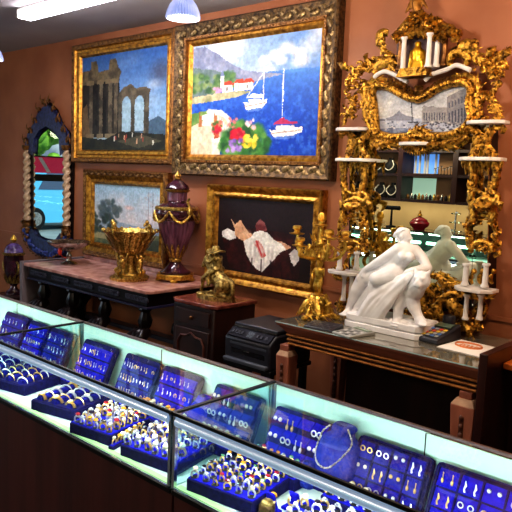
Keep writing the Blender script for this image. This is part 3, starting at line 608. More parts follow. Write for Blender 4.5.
# tall purple urn
cx_, cy_ = -4.11, -.185; L = (cx_, cy_, CZ)
t = thing('lidded_urn', 'tall purple fluted urn with gilt swags and finial, right end of console', 'urn', L)
b = B(); b.prismz([(cx_+.16*math.cos(PI/8+k*PI/4), cy_+.16*math.sin(PI/8+k*PI/4)) for k in range(8)], CZ+.02, CZ+.06)
for k in range(4): a = PI/4+k*PI/2; b.lathe([(.03, 0), (.034, .01), (.026, .025)], (cx_+.13*math.cos(a), cy_+.13*math.sin(a), CZ), 12)
b.build('gilt_base', GOLDP, t, bevel=.006)
B().lathe([(.125, .06), (.128, .075), (.1, .09), (.07, .12), (.045, .15), (.04, .165)], L, 28).build('foot', PORPH, t)
B().lathe([(.05, .16), (.055, .175), (.045, .19)], L, 24).build('foot_ring', ORMOLU, t)
B().lathe([(.045, .188), (.062, .23), (.1, .31), (.135, .40), (.152, .47), (.155, .5)], L, 96, 24, .09).build('fluted_body', PORPHL, t, ang=80)
B().lathe([(.152, .5), (.172, .53), (.178, .57), (.165, .605), (.12, .63), (.075, .645), (.07, .66), (.07, .72), (.075, .735)], L, 40).build('shoulder', PORPH, t)
b = B()
for k in range(12):
    a = 2*PI*k/12; b.leaf([(cx_+r*math.cos(a), cy_+r*math.sin(a), CZ+z) for r, z in ((.05, .19), (.07, .23), (.095, .28), (.1, .31))], .016, (math.cos(a), math.sin(a), 0))
b.build('calyx_mount', ORMOLU, t)
b = B(); b.lathe([(.178, .585), (.181, .6), (.165, .612)], L, 32); b.lathe([(.078, .725), (.1, .735), (.105, .745), (.09, .752)], L, 32); b.build('gilt_bands', ORMOLU, t)
b = B()
for k in range(6):
    a0, a1 = 2*PI*k/6, 2*PI*(k+1)/6; P = []
    for i in range(9):
        s = i/8; a = a0+(a1-a0)*s; P.append((cx_+.182*math.cos(a), cy_+.182*math.sin(a), CZ+.575-.085*math.sin(PI*s)))
    b.tube(P, [.007+.007*math.sin(PI*i/8) for i in range(9)], 7)
    for i in range(1, 8): b.ell(P[i], .014, 6, 5)
b.build('swag', ORMOLU, t)
for s in (-1, 1):
    b = B(); P = [(cx_+s*x, cy_-.02, CZ+z) for x, z in ((.16, .52), (.185, .55), (.19, .60), (.165, .63), (.15, .66), (.17, .68))]
    b.tube(smoothpath(P, 4), .010, 8); b.ell((cx_+s*.182, cy_-.02, CZ+.575), (.02, .024, .035), 10, 8); b.ell((cx_+s*.186, cy_-.045, CZ+.57), .008, 6, 5); b.build('mask_handle', ORMOLU, t)
b = B(); b.lathe([(.095, .748), (.1, .76), (.085, .785), (.05, .81), (.03, .825), (.025, .83)], L, 32); lid = b.build('lid', PORPH, t)
B().lathe([(.025, .828), (.035, .835), (.018, .845), (.028, .86), (.022, .875), (.008, .885), (.004, .9)], L, 16).build('finial', ORMOLU, lid)
b = B(); b.lathe([(.076, .735), (.075, .66), (.07, .655)], L, 32, closed=False)
for k in range(10): a = 2*PI*k/10; b.tube([(cx_+.074*math.cos(a), cy_+.074*math.sin(a), CZ+.66), (cx_+.074*math.cos(a), cy_+.074*math.sin(a), CZ+.73)], .008, 6)
b.build('pierced_collar', PORPHL, t)

# dark urn beyond the console
px_, pz_ = -6.40, .0
t = thing('dark_pedestal', 'dark square pedestal carrying the small dark urn at far left', 'pedestal', (px_, -.4, 0))
b = B(); b.box(px_-.2, px_+.2, -.6, -.2, 0, .06); b.box(px_-.16, px_+.16, -.56, -.24, .06, .3); b.box(px_-.19, px_+.19, -.59, -.21, .3, .38); b.build('body', DWOOD, t, bevel=.008)
L = (px_, -.4, .38)
t = thing('dark_urn', 'dark lidded urn with gilt mounts on low pedestal at left edge', 'urn', L)
B().lathe([(.08, 0), (.08, .03), (.04, .06), (.032, .09), (.06, .14), (.09, .24), (.10, .34), (.095, .41), (.10, .42)], L, 28).build('body', PORPH, t)
B().lathe([(.11, .415), (.115, .43), (.10, .44)], L, 28).build('rim', ORMOLU, t)
ld = B().lathe([(.095, .438), (.09, .47), (.07, .51), (.04, .53), (.015, .54)], L, 28).build('lid', mat('violet_stone', (110, 90, 150), .2, c2=(60, 40, 80), scale=20), t)
B().lathe([(.014, .538), (.03, .555), (.034, .575), (.02, .6), (.006, .62)], L, 14).build('finial', GOLDP, ld)
b = B()
for k in range(14): a = 2*PI*k/14; b.leaf([(px_+.066*math.cos(a), -.4+.066*math.sin(a), .50), (px_+.096*math.cos(a), -.4+.096*math.sin(a), .56), (px_+.11*math.cos(a+.1), -.4+.11*math.sin(a+.1), .6)], .024, (math.cos(a), math.sin(a), .2))
b.build('leaf_mounts', ORMOLU, t)
for s in (-1, 1):
    b = B(); b.tube(smoothpath([(px_+s*.09, -.42, .6), (px_+s*.145, -.43, .62), (px_+s*.155, -.43, .7), (px_+s*.10, -.42, .73)], 4), .011, 7); b.build('handle', ORMOLU, t)

# nightstand
t = thing('nightstand', 'carved dark wood nightstand with red marble top under the bronze rider', 'cabinet', (-3.42, -.4, 0))
nx0, nx1, ny0, ny1, nz = -3.63, -3.2, -.61, -.19, .80
def topoly(x0, x1, y0, y1, e): return [(x0+e, y1), (x0, y1), (x0, y0+e), (x0+e, y0+e*.6), (x0+e*1.6, y0), (x1-e*1.6, y0), (x1-e, y0+e*.6), (x1, y0+e), (x1, y1)][1:]
B().prismz(topoly(nx0-.02, nx1+.02, ny0-.02, ny1, .03), nz-.03, nz).build('marble_top', MARBLER, t, bevel=.008)
B().box(nx0, nx1, ny0, ny1, .1, nz-.03).build('carcass', DWOOD, t, bevel=.01)
d = B().box(nx0+.04, nx1-.04, ny0-.015, ny0, nz-.17, nz-.06).build('drawer', DWOOD, t, bevel=.006)
B().ell(((nx0+nx1)/2, ny0-.024, nz-.115), .014, 10, 7).build('knob', GOLDB, d)
dr = B().box(nx0+.04, nx1-.04, ny0-.015, ny0, .2, nz-.2).build('door', DWOOD, t, bevel=.006)
b = B(); P = []
for a, z in [(0, .25), (.06, .25), (.12, .225), (.18, .25), (.26, .25), (.27, .3), (.27, .5), (.24, .545), (.18, .55), (.135, .575), (.09, .55), (.03, .545), (0, .5), (0, .3)]: P.append((nx0+.08+a, ny0-.02, z))
b.tube(P, .008, 6, closed=True); b.build('door_moulding', mat('carved_edge', (92, 52, 44), .35, c2=(60, 30, 26), scale=20), dr)
b = B()
for s in (-1, 1):
    P = [((nx0+nx1)/2+s*x, ny0-.015, z) for x, z in ((0, .12), (.05, .16), (.1, .13), (.15, .17), (.19, .14))]; b.tube(smoothpath(P, 4), .010, 6)
b.leaf([((nx0+nx1)/2, ny0-.01, .19), ((nx0+nx1)/2, ny0-.03, .15), ((nx0+nx1)/2, ny0-.02, .1)], .03); b.build('skirt_carving', mat('carved_skirt', (78, 42, 36), .35), t)
for x in (nx0+.035, nx1-.035):
    for y in (ny0+.02, ny1-.03):
        b = B(); b.tube(smoothpath([(x, y, .12), (x, y-.015, .08), (x, y-.01, .03), (x, y-.02, 0.015)], 4), [.035]*4+[.026]*4+[.022]*4+[.026], 10); b.build('foot', DWOOD, t)

# bronze horse and rider
def bz(u, v, y=-.43): return W(u, v, y=y)
t = thing('bronze_statuette', 'gilded bronze rider in broad hat on a rearing horse, on the nightstand', 'statuette', (-3.41, -.4, nz))
b = B(); P = []
for i in range(14):
    a = 2*PI*i/14; P.append((-3.40+(.17+.012*math.sin(i*2.7))*math.cos(a), -.41+(.10+.01*math.sin(i*1.9))*math.sin(a)))
b.prismz(P, nz, nz+.03)
for k in range(16): b.ell((-3.40+rnd.uniform(-.13, .13), -.41+rnd.uniform(-.07, .07), nz+.03), (rnd.uniform(.02, .045), rnd.uniform(.02, .04), rnd.uniform(.008, .022)), 8, 5)
b.build('rocky_base', BRONZE, t)
b = B()
c = lambda *a: b.cap(*a, 10)
rump, chest = (-3.30, -.42, .915), (-3.405, -.42, 1.0)
c(rump, (-3.36, -.42, .955), .062, .058); c((-3.36, -.42, .955), chest, .058, .056)
c(chest, (-3.455, -.425, 1.06), .05, .034); c((-3.455, -.425, 1.06), (-3.475, -.43, 1.085), .034, .03); c((-3.475, -.43, 1.085), (-3.515, -.435, 1.03), .027, .016)
for s in (-1, 1):
    c((-3.47, -.43+s*.014, 1.1), (-3.468, -.43+s*.018, 1.125), .009, .004)
    c((rump[0]+.005, -.42+s*.035, .915), (-3.325, -.42+s*.042, .865), .048, .032); c((-3.325, -.42+s*.042, .865), (-3.262, -.42+s*.042, .845), .026, .018); c((-3.262, -.42+s*.042, .845), (-3.30+s*.015, -.42+s*.042, .828), .015, .014)
    c((-3.42, -.42+s*.033, .985), (-3.485, -.42+s*.04, .955+s*.015), .03, .02); c((-3.485, -.42+s*.04, .955+s*.015), (-3.475+s*.015, -.42+s*.04, .895+s*.02), .017, .011); c((-3.475+s*.015, -.42+s*.04, .895+s*.02), (-3.498, -.42+s*.04, .88+s*.02), .012, .013)
P = smoothpath([(-3.255, -.42, .945), (-3.225, -.42, .93), (-3.215, -.42, .88), (-3.235, -.42, .835)], 3)
for i in range(len(P)-1): c(P[i], P[i+1], .017, .015)
P = smoothpath([(-3.39, -.42, 1.06), (-3.43, -.42, 1.09), (-3.46, -.42, 1.115)], 3)
for i in range(len(P)-1): c(P[i], P[i+1], .018, .014)
figure('horse', b, BRONZE, t, .006, 3)
b = B(); rx = -3.37
c((rx, -.42, 1.02), (rx-.012, -.42, 1.09), .03, .037); c((rx-.012, -.42, 1.09), (rx-.022, -.42, 1.125), .034, .016); b.ell((rx-.03, -.42, 1.142), (.02, .018, .024), 10, 8); b.ell((rx-.05, -.42, 1.138), .005, 6, 5)
for s in (-1, 1):
    c((rx-.01, -.42+s*.036, 1.105), (rx-.04, -.42+s*.06, 1.065), .014, .011); c((rx-.04, -.42+s*.06, 1.065), (rx-.085, -.42+s*.035, 1.075), .011, .008)
    for q in range(3): c((rx-.085, -.42+s*.035, 1.075), (rx-.1, -.42+s*.03+.004*(q-1), 1.072+.004*q), .006, .004)
    c((rx, -.42+s*.03, 1.02), (rx-.045, -.42+s*.066, .975), .026, .02); c((rx-.045, -.42+s*.066, .975), (rx-.02, -.42+s*.07, .91), .017, .012); c((rx-.02, -.42+s*.07, .91), (rx-.05, -.42+s*.07, .9), .012, .009)
man = figure('rider', b, BRONZE, t, .005, 2)
b = B(); hc = (rx-.03, -.42, 1.155)
b.add([(hc[0]+r*math.cos(a)*1.1, hc[1]+r*math.sin(a), hc[2]+z+.012*math.cos(2*a)*(r/.065)) for r, z in ((.03, 0), (.065, -.004), (.067, -.009), (.03, -.008)) for a in [2*PI*k/20 for k in range(20)]], [(i*20+k, i*20+(k+1) % 20, ((i+1) % 4)*20+(k+1) % 20, ((i+1) % 4)*20+k) for i in range(4) for k in range(20)])
b.lathe([(.032, -.006), (.03, .02), (.022, .033), (.006, .03)], hc, 16); b.build('hat', BRONZE, t)

# printer on a low stand
px0, px1, py0, py1, pz0, pz1 = -3.0, -2.605, -.70, -.28, .50, .735
t = thing('printer_stand', 'low black stand underneath the printer', 'stand', ((px0+px1)/2, -.49, 0))
b = B(); b.box(px0-.01, px1+.01, py0, py1, .46, pz0-.012); b.build('top', BLKMET, t, bevel=.005)
for x in (px0+.01, px1-.05):
    for y in (py0+.02, py1-.06): B().box(x, x+.04, y, y+.04, 0, .46).build('leg', BLKMET, t)
t = thing('printer', 'black multifunction printer beside the nightstand', 'printer', ((px0+px1)/2, -.49, pz0-.012))
b = B(); P = [(py0, pz0-.012), (py1, pz0-.012), (py1, pz1-.03), (py0+.07, pz1-.03), (py0-.005, pz1-.085)]
b.add([(px0, y, z) for y, z in P]+[(px1, y, z) for y, z in P], [(0, 1, 2, 3, 4), (9, 8, 7, 6, 5)]+[(i, 5+i, 5+(i+1) % 5, (i+1) % 5) for i in range(5)]); b.build('body', BLACKP, t, bevel=.012)
B().box(px0+.01, px1-.01, py0+.075, py1, pz1-.028, pz1).build('scanner_lid', BLACKP, t, bevel=.008)
B().box(px0+.01, px1-.01, py0+.068, py0+.075, pz1-.028, pz1-.018).build('lid_edge', SILV, t)
def slope(b, s0, s1, q0, q1, h=.004):
    def f(s, q, k): return (px0+(px1-px0)*s, py0-.005+.075*q-.006*k, pz1-.085+.055*q+.008*k)
    return b.hexa([f(s0, q0, 0), f(s1, q0, 0), f(s1, q1, 0), f(s0, q1, 0), f(s0, q0, 1), f(s1, q0, 1), f(s1, q1, 1), f(s0, q1, 1)])
slope(B(), .04, .96, .1, .9).build('control_panel', mat('panel_black', (34, 35, 46), .75, spec=.15), t, bevel=.003)
scr = slope(B(), .45, .58, .25, .8, .006); scr.build('display', mat('display_grey', (96, 110, 124), .2), t)
for k in range(7):
    s = (.1, .17, .24, .31, .66, .74, .84)[k]; b = slope(B(), s, s+.04, .35, .65); b.v = [(x, y-.004, z+.004) for x, y, z in b.v]; b.build('button', mat('button_grey', (58, 60, 72), .7, spec=.2), t)
B().box(px0+.05, px1-.03, py0-.006, py0+.002, pz0+.11, pz0+.125).build('output_slot', GREYP, t)
B().box(px0+.06, px1-.04, py0-.003, py0+.002, pz0+.05, pz0+.10).build('front_cover', mat('cover_black', (22, 22, 28), .25), t, bevel=.002)
B().box((px0+px1)/2-.025, (px0+px1)/2+.025, py0-.005, py0, pz0+.075, pz0+.083).build('badge', SILV, t)
b = B(); b.box(px0+.01, px1-.01, py0-.03, py0+.01, pz0-.005, pz0+.02); b.build('paper_tray', GREYP, t, bevel=.006)

# ------------------------------------------------------------------ desk with glass top
DX0, DX1, DY0, DY1, DZ = -2.545, -1.262, -.735, -.02, .833
t = thing('writing_desk', 'brown wooden desk with glass top and gilt lined edge, below the gilt mirror', 'desk', ((DX0+DX1)/2, -.38, 0))
B().box(DX0, DX1, DY0, DY1, DZ-.008, DZ).build('glass_top', mat('desk_glass', (120, 118, 104), .08, c2=(96, 90, 78), scale=3, spec=.9, coat=.8), t, bevel=.002)
b = B(); b.box(DX0, DX1, DY0-.001, DY0+.002, DZ-.007, DZ-.001); b.box(DX0-.001, DX0+.002, DY0, DY1, DZ-.007, DZ-.001); b.build('glass_edge', mat('glass_edge_pale', (180, 206, 206), .2), t)
B().box(DX0+.005, DX1, DY0+.005, DY1, DZ-.024, DZ-.008).build('top', DESKW, t, bevel=.003)
def ringbox(b, off0, off1, z0, z1):      # tapered collar round the desk
    A = [(DX0+off0, DY0+off0), (DX1-off0*.4, DY0+off0), (DX1-off0*.4, DY1), (DX0+off0, DY1)]; C = [(DX0+off1, DY0+off1), (DX1-off1*.4, DY0+off1), (DX1-off1*.4, DY1), (DX0+off1, DY1)]
    return b.hexa([(x, y, z0) for x, y in A]+[(x, y, z1) for x, y in C])
b = ringbox(B(), .055, .012, DZ-.075, DZ-.024); b.build('cove', DESKW, t, bevel=.002)
b = ringbox(B(), .07, .07, DZ-.15, DZ-.075); b.build('apron', DWOOD, t)
for k in range(3):
    z = DZ-.084-k*.027; o = .055+.004*k
    b = B(); b.tube([(DX1-o*.4, DY0+o, z), (DX0+o, DY0+o, z), (DX0+o, DY1, z)], .0085, 8); b.build('gilt_band', DESKG, t)
for x, y, s in ((-2.505, -.655, 0), (-1.335, -.655, 0), (-2.505, -.09, 0), (-1.335, -.09, 0)):
    b = B(); b.box(x-.033, x+.033, y-.033, y+.033, .635, DZ-.15); kw = .80 if x < -2 else 1; b.frustum((x, y), .07*kw, .07*kw, .125*kw, .12*kw, .0, .615); lg = b.build('leg', LEGW, t, bevel=.004)
    b = B(); b.frustum((x, y), .125*kw, .12*kw, .085*kw, .08*kw, .615, .648); b.build('cap', LEGT, lg, bevel=.003)
    b = B(); b.box(x-.012, x+.012, y-.058*kw, y-.02, .12, .57)
    for k in range(10): b.ell((x, y-.058*kw-.002, .15+k*.045), (.013, .008, .016), 8, 5)
    b.build('carved_strip', mat('leg_carving', (92, 54, 40), .4), lg)
B().box(DX0+.1, DX1-.06, -.08, -.05, .12, DZ-.15).build('modesty_panel', DWOOD, t, smooth=False)
t = thing('desk_partition', 'tall dark wooden board closing the right end of the desk', 'partition', (-1.255, -.38, 0))
B().box(-1.258, -1.215, -.745, -.01, 0, .905).build('board', mat('partition_wood', (66, 32, 26), .35, c2=(44, 20, 17), scale=9, stretch=(1, 1, .2)), t, bevel=.004)
t = thing('wall_shelf', 'orange brown wooden ledge at the right edge beyond the dark partition', 'shelf', (-.9, -.3, .78))
B().box(-1.213, -.55, -.56, -.01, .802, .835).build('top', ORW, t, bevel=.006)
B().box(-1.2, -.6, -.5, -.02, .765, .802).build('rail', DWOOD, t)
for x in (-1.18, -.62): B().box(x, x+.05, -.5, -.45, 0, .765).build('leg', DWOOD, t)

# ---- things on the desk
# candelabrum
cxx, cyy = -2.43, -.47; L = (cxx, cyy, DZ)
t = thing('candelabrum', 'gilt candelabrum with scrolling candle arms and cherub stem, left end of desk', 'candelabrum', L)
b = B()
for k in range(3):
    a = -PI/2+k*2*PI/3
    P = [(cxx+r*math.cos(a), cyy+r*math.sin(a), DZ+z) for r, z in ((.02, .13), (.055, .11), (.085, .06), (.1, .025), (.125, .012), (.135, .03))]
    b.tube(smoothpath(P, 4), [.011]*8+[.014]*8+[.012]*5, 8); b.ell((cxx+.125*math.cos(a), cyy+.125*math.sin(a), DZ+.015), (.022, .022, .015), 8, 6)
    for s in (-1, 1):
        b.leaf([(cxx+.03*math.cos(a+s*.3), cyy+.03*math.sin(a+s*.3), DZ+.14), (cxx+.075*math.cos(a+s*.5), cyy+.075*math.sin(a+s*.5), DZ+.1), (cxx+.1*math.cos(a+s*.7), cyy+.1*math.sin(a+s*.7), DZ+.05), (cxx+.12*math.cos(a+s*.7), cyy+.12*math.sin(a+s*.7), DZ+.02)], .03, (math.cos(a), math.sin(a), .3))
b.lathe([(.09, .03), (.075, .06), (.05, .1), (.04, .135), (.045, .15), (.02, .16)], L, 20, 6, .2)
for k in range(58):
    a = rnd.uniform(0, 2*PI); z = rnd.uniform(.02, .15); r = .115-.5*z; a2 = a+rnd.uniform(-.5, .5)
    b.leaf([(cxx+r*math.cos(a), cyy+r*math.sin(a), DZ+z), (cxx+(r+.018)*math.cos(a2), cyy+(r+.018)*math.sin(a2), DZ+z+.006), (cxx+(r+.03)*math.cos(a2+.2), cyy+(r+.03)*math.sin(a2+.2), DZ+max(.006, z-.02))], rnd.uniform(.008, .016), (math.cos(a), math.sin(a), .3))
    if k % 3 == 0: b.ell((cxx+(r+.01)*math.cos(a2+.4), cyy+(r+.01)*math.sin(a2+.4), DZ+z), rnd.uniform(.006, .012), 6, 5)
b.build('base', GOLDP, t)
b = B(); f = lambda x, y, z: (cxx+x, cyy+y, DZ+z)
c = lambda *a: b.cap(*a, 10)
c(f(0, 0, .245), f(.004, -.003, .3), .024, .026); c(f(.004, -.003, .3), f(.004, -.003, .325), .02, .012); b.ell(f(.006, -.006, .345), (.022, .022, .025), 10, 8); b.ell(f(.008, -.028, .343), .005, 6, 5)
for s in (-1, 1): c(f(s*.012, 0, .24), f(s*.016, -.012, .2), .019, .014); c(f(s*.016, -.012, .2), f(s*.012, 0, .155), .013, .009); c(f(s*.026, -.002, .31), f(s*.042, -.012, .28), .011, .009)
c(f(-.042, -.012, .28), f(-.03, -.03, .25), .009, .007); c(f(.042, -.012, .28), f(.05, -.02, .32), .009, .007)
figure('cherub', b, GOLDP, t, .0045, 2)
b = B(); b.lathe([(.016, .33), (.02, .36), (.035, .385), (.02, .41), (.016, .45), (.03, .47), (.016, .49), (.013, .57), (.02, .58)], L, 14); b.build('stem', GOLDP, t)
arms = [(-.165, -.03, .53), (.115, -.075, .53), (.15, .05, .52), (-.05, -.14, .47), (-.03, .13, .5)]
for ax, ay, az in arms:
    b = B(); P = [f(0, 0, .40), f(ax*.3, ay*.3, .375), f(ax*.75, ay*.75, .39), f(ax, ay, az-.07), f(ax*.95, ay*.95, az-.02)]
    b.tube(smoothpath(P, 5), [.014-.005*i/20 for i in range(21)], 7)
    P = [f(ax*.55, ay*.55, .385), f(ax*.6, ay*.6, .43), f(ax*.45, ay*.45, .455), f(ax*.38, ay*.38, .43)]; b.tube(smoothpath(P, 4), .008, 6)
    for q in range(3): u_ = .3+.25*q; b.leaf([f(ax*u_, ay*u_, .385), f(ax*u_+.012, ay*u_, .42), f(ax*u_+.03*(1 if q % 2 else -1), ay*u_, .445)], .016)
    ar = b.build('arm', GOLDP, t)
    q = f(ax, ay, az-.02); B().lathe([(.012, 0), (.045, .006), (.05, .012), (.02, .016), (.018, .03), (.03, .04), (.028, .055), (.02, .06)], q, 18).build('candle_cup', GOLDP, ar)
q = f(0, 0, .575); B().lathe([(.012, 0), (.04, .006), (.044, .012), (.018, .016), (.018, .035), (.028, .045), (.026, .065), (.015, .085)], q, 18).build('candle_cup', GOLDP, t)
b = B()
for k in range(20): a = rnd.uniform(0, 2*PI); z = rnd.uniform(.36, .5); r = rnd.uniform(.02, .06); b.leaf([f(r*math.cos(a), r*math.sin(a), z), f(r*1.5*math.cos(a), r*1.5*math.sin(a), z+.02), f(r*1.7*math.cos(a+.2), r*1.7*math.sin(a+.2), z+.05)], .014, (math.cos(a), math.sin(a), .2))
b.build('leaf_cluster', GOLDP, t)
# keypad, calculator, card terminal, paper
def local(b, loc, rz, name, m, t, tilt=0, bevel=0):
    M = Matrix.Rotation(rz, 3, 'Z') @ Matrix.Rotation(tilt, 3, 'X'); b.v = [tuple(M @ Vector(p)+Vector(loc)) for p in b.v]; return b.build(name, m, t, bevel=bevel)
def keygrid(t, loc, rz, tilt, x0, y0, nx, ny, dx, dy, w, h, z, mats, nm='key'):
    for j in range(ny):
        for i in range(nx): local(B().box(x0+i*dx, x0+i*dx+w, y0+j*dy, y0+j*dy+h, z, z+.003), loc, rz, nm, mats[(i+j*nx) % len(mats)], t, tilt)
loc = (-2.235, -.665, DZ)
t = thing('keypad', 'black keypad lying on the glass in front of the candelabrum', 'keypad', loc)
local(B().hexa([(-.10, -.065, .001), (.10, -.065, .001), (.10, .065, .001), (-.10, .065, .001), (-.097, -.062, .014), (.097, -.062, .014), (.097, .062, .03), (-.097, .062, .03)]), loc, .12, 'body', BLACKP, t, bevel=.004)
keygrid(t, (loc[0], loc[1], DZ+.017), .12, .12, -.08, -.05, 7, 3, .023, .026, .017, .018, .004, [GREYP, mat('key_black', (46, 46, 56), .4)])
loc = (-2.035, -.645, DZ)
t = thing('calculator', 'grey pocket calculator lying in front of the marble statue', 'calculator', loc)
local(B().hexa([(-.075, -.10, .001), (.075, -.10, .001), (.075, .10, .001), (-.075, .10, .001), (-.073, -.097, .012), (.073, -.097, .012), (.073, .097, .022), (-.073, .097, .022)]), loc, -.25, 'body', mat('calc_grey', (150, 152, 148), .4), t, bevel=.003)
local(B().box(-.06, .06, .05, .085, .0195, .0225), loc, -.25, 'display', mat('calc_lcd', (120, 138, 120), .2), t, .02)
keygrid(t, (loc[0], loc[1], DZ+.012), -.25, .05, -.06, -.085, 5, 4, .025, .03, .018, .02, .003, [mat('calc_key', (60, 62, 66), .4), mat('calc_key_light', (200, 200, 200), .4), mat('calc_key_mid', (110, 112, 116), .4)])
loc = (-1.655, -.37, DZ)
t = thing('card_terminal', 'black card payment terminal with coloured keys beside the statue', 'card terminal', loc)
local(B().hexa([(-.075, -.125, .001), (.075, -.125, .001), (.07, .125, .001), (-.07, .125, .001), (-.07, -.12, .03), (.07, -.12, .03), (.065, .12, .085), (-.065, .12, .085)]), loc, -.1, 'body', BLACKP, t, bevel=.008)
local(B().box(-.05, .05, .03, .085, .004, .007), (loc[0], loc[1], DZ+.058), -.1, 'screen', mat('terminal_lcd', (92, 110, 96), .2), t, .22)
keygrid(t, (loc[0], loc[1], DZ+.055), -.1, .22, -.05, -.10, 4, 4, .027, .03, .02, .021, .004, [mat('k_yellow', (220, 190, 60), .4), mat('k_grey', (170, 172, 176), .4), mat('k_blue', (80, 120, 190), .4), mat('k_grey2', (150, 152, 158), .4), mat('k_red', (200, 70, 56), .4)])
local(B().lathe([(.03, -.05), (.036, -.04), (.036, .04), (.03, .05)], (0, 0, 0), 16), (loc[0], loc[1]+.115, DZ+.075), 0, 'paper_roll_cover', BLACKP, t)
loc = (-1.45, -.41, DZ)
t = thing('paper_sheet', 'white paper with orange oval stamp at the right end of the desk', 'paper', loc)
local(B().box(-.125, .125, -.13, .13, .001, .004), loc, -.06, 'sheet', WHITEP, t)
b = B(); b.tube([(.075*math.cos(a)-.02, .055*math.sin(a)+.02, .0045) for a in [2*PI*k/28 for k in range(28)]], .010, 4, closed=True, sq=.12)
for k in range(5): b.box(-.07+k*.02, -.058+k*.02, .005, .03, .0042, .0052)
for k in range(4): b.ell((-.06+.026*k, .042, .0045), (.012, .008, .0012), 6, 4)
local(b, loc, -.06, 'stamp', ORINK, t)
# ------------------------------------------------------------------ the great gilt mirror
GM = thing('gilt_mirror', 'huge gilt carved rococo mirror with white shelves, columns and painted harbour panel', 'mirror', (-2.05, 0, .86))
MY = -.11
def g(u, v, y=-.05): y = y if y > -.04 else -.04+(y+.04)*.6; p = W(u, v, y=y+MY); return (p[0], y, p[2])
def a3(cx, cy): return (332+cx/2.844, cy/2.844)          # upper crop
def b3(cx, cy): return (332+cx/2.844, 130+cy/2.844)      # lower crop
def path(P, y=-.06, n=5, dy=None):
    Q = [g(u, v, y if dy is None else y+dy[i]) for i, (u, v) in enumerate(P)]; return smoothpath(Q, n)
def taper(n, r0, r1, r2=None):
    return [(r0+(r1-r0)*(i/(n-1))*2 if i < n/2 else r1+((r2 if r2 is not None else r0)-r1)*((i/(n-1))*2-1)) for i in range(n)]
def stroke(b, P, r0, r1, r2=None, y=-.06, n=5, k=7, dy=None):
    Q = path(P, y, n, dy); T = [.68*r for r in taper(len(Q), r0, r1, r2)]; b.tube(Q, [r*(1+.10*math.cos(i*2.6)) for i, r in enumerate(T)], k)
    if r1 > .025:
        for i in range(1, len(Q)-1, 2):
            d = Q[i+1]-Q[i-1]; d = d/(np.linalg.norm(d)+1e-9); nr = V3((-d[2], 0, d[0])); s = 1 if i % 4 == 1 else -1; r = T[i]
            b.leaf([Q[i]+V3((0, -r*.6, 0)), Q[i]+s*nr*r*.9+V3((0, -r*.8, 0))+d*r*.8, Q[i]+s*nr*r*1.7+V3((0, -r*.2, 0))+d*r*2.0], r*.5)
    return b
def scroll(b, u, v, r, a0, turn, th=.013, y=-.06, r1=.25, eye=True):
    P = spiral(u, v, r, r*r1, a0, turn, 18); Q = [g(x, z, y-.012*i/18) for i, (x, z) in enumerate(P)]
    th *= .75; b.tube(Q, [th*(.55+.75*math.sin(PI*(.15+.8*i/17))) for i in range(18)], 7)
    if eye: b.ell(Q[-1], th*1.15, 8, 6)
    return b
def acan(b, P, w, y=-.07, dy=-.03, h=.35):
    Q = [g(u, v, y+dy*math.sin(PI*i/(len(P)-1))) for i, (u, v) in enumerate(P)]; return b.leaf(smoothpath(Q, 3), w*.72, serr=4, h=h)
def fluff(b, u, v, r, n, y=-.06, s=(.018, .034)):
    for _ in range(n):
        a, q = rnd.uniform(0, 2*PI), r*math.sqrt(rnd.random()); uu, vv = u+q*math.cos(a), v+q*math.sin(a); k = rnd.random(); a = rnd.uniform(0, 2*PI)
        if k < .55: l = rnd.uniform(3, 6.5); acan(b, [(uu, vv), (uu+l*.5*math.cos(a), vv+l*.5*math.sin(a)), (uu+l*math.cos(a+.5), vv+l*math.sin(a+.5))], rnd.uniform(*s)*.6, y-rnd.uniform(0, .03))
        else: scroll(b, uu, vv, rnd.uniform(2.2, 4.2), a, rnd.choice((-1, 1))*rnd.uniform(3.5, 5), rnd.uniform(.007, .011), y-rnd.uniform(0, .02))
    return b
def mir(P, c): return [(2*c-u, v) for u, v in P]

# glass plates
main = [(364, 128), (474, 122), (472, 268), (462, 300), (436, 312), (398, 310), (374, 300), (364, 280)]
B().prism([(p[0], p[2]) for p in [g(u, v, -.025) for u, v in main]], -.025, -.012).build('mirror_glass', MIRROR, GM, smooth=False)
for P in ([(350, 130), (364, 130), (364, 300), (350, 291)], [(474, 122), (489, 120), (487, 296), (472, 306)]):
    B().prism([(p[0], p[2]) for p in [g(u, v, -.025) for u, v in P]], -.025, -.012).build('side_glass', MIRROR, GM, smooth=False)
b = B(); P = [(342, 60), (370, 50), (385, 28), (418, 8), (450, 26), (470, 46), (505, 45), (500, 120), (494, 300), (468, 330), (420, 326), (370, 312), (343, 300)]
b.prism([(p[0], p[2]) for p in [g(u, v, -.008) for u, v in [(350, 128), (372, 126), (370, 95), (378, 84), (398, 86), (418, 95), (440, 84), (458, 80), (473, 90), (474, 122), (490, 120), (488, 296), (470, 308), (420, 314), (372, 304), (349, 290)]]], -.011, .105)
b.build('back_board', EBONY, GM, smooth=False)

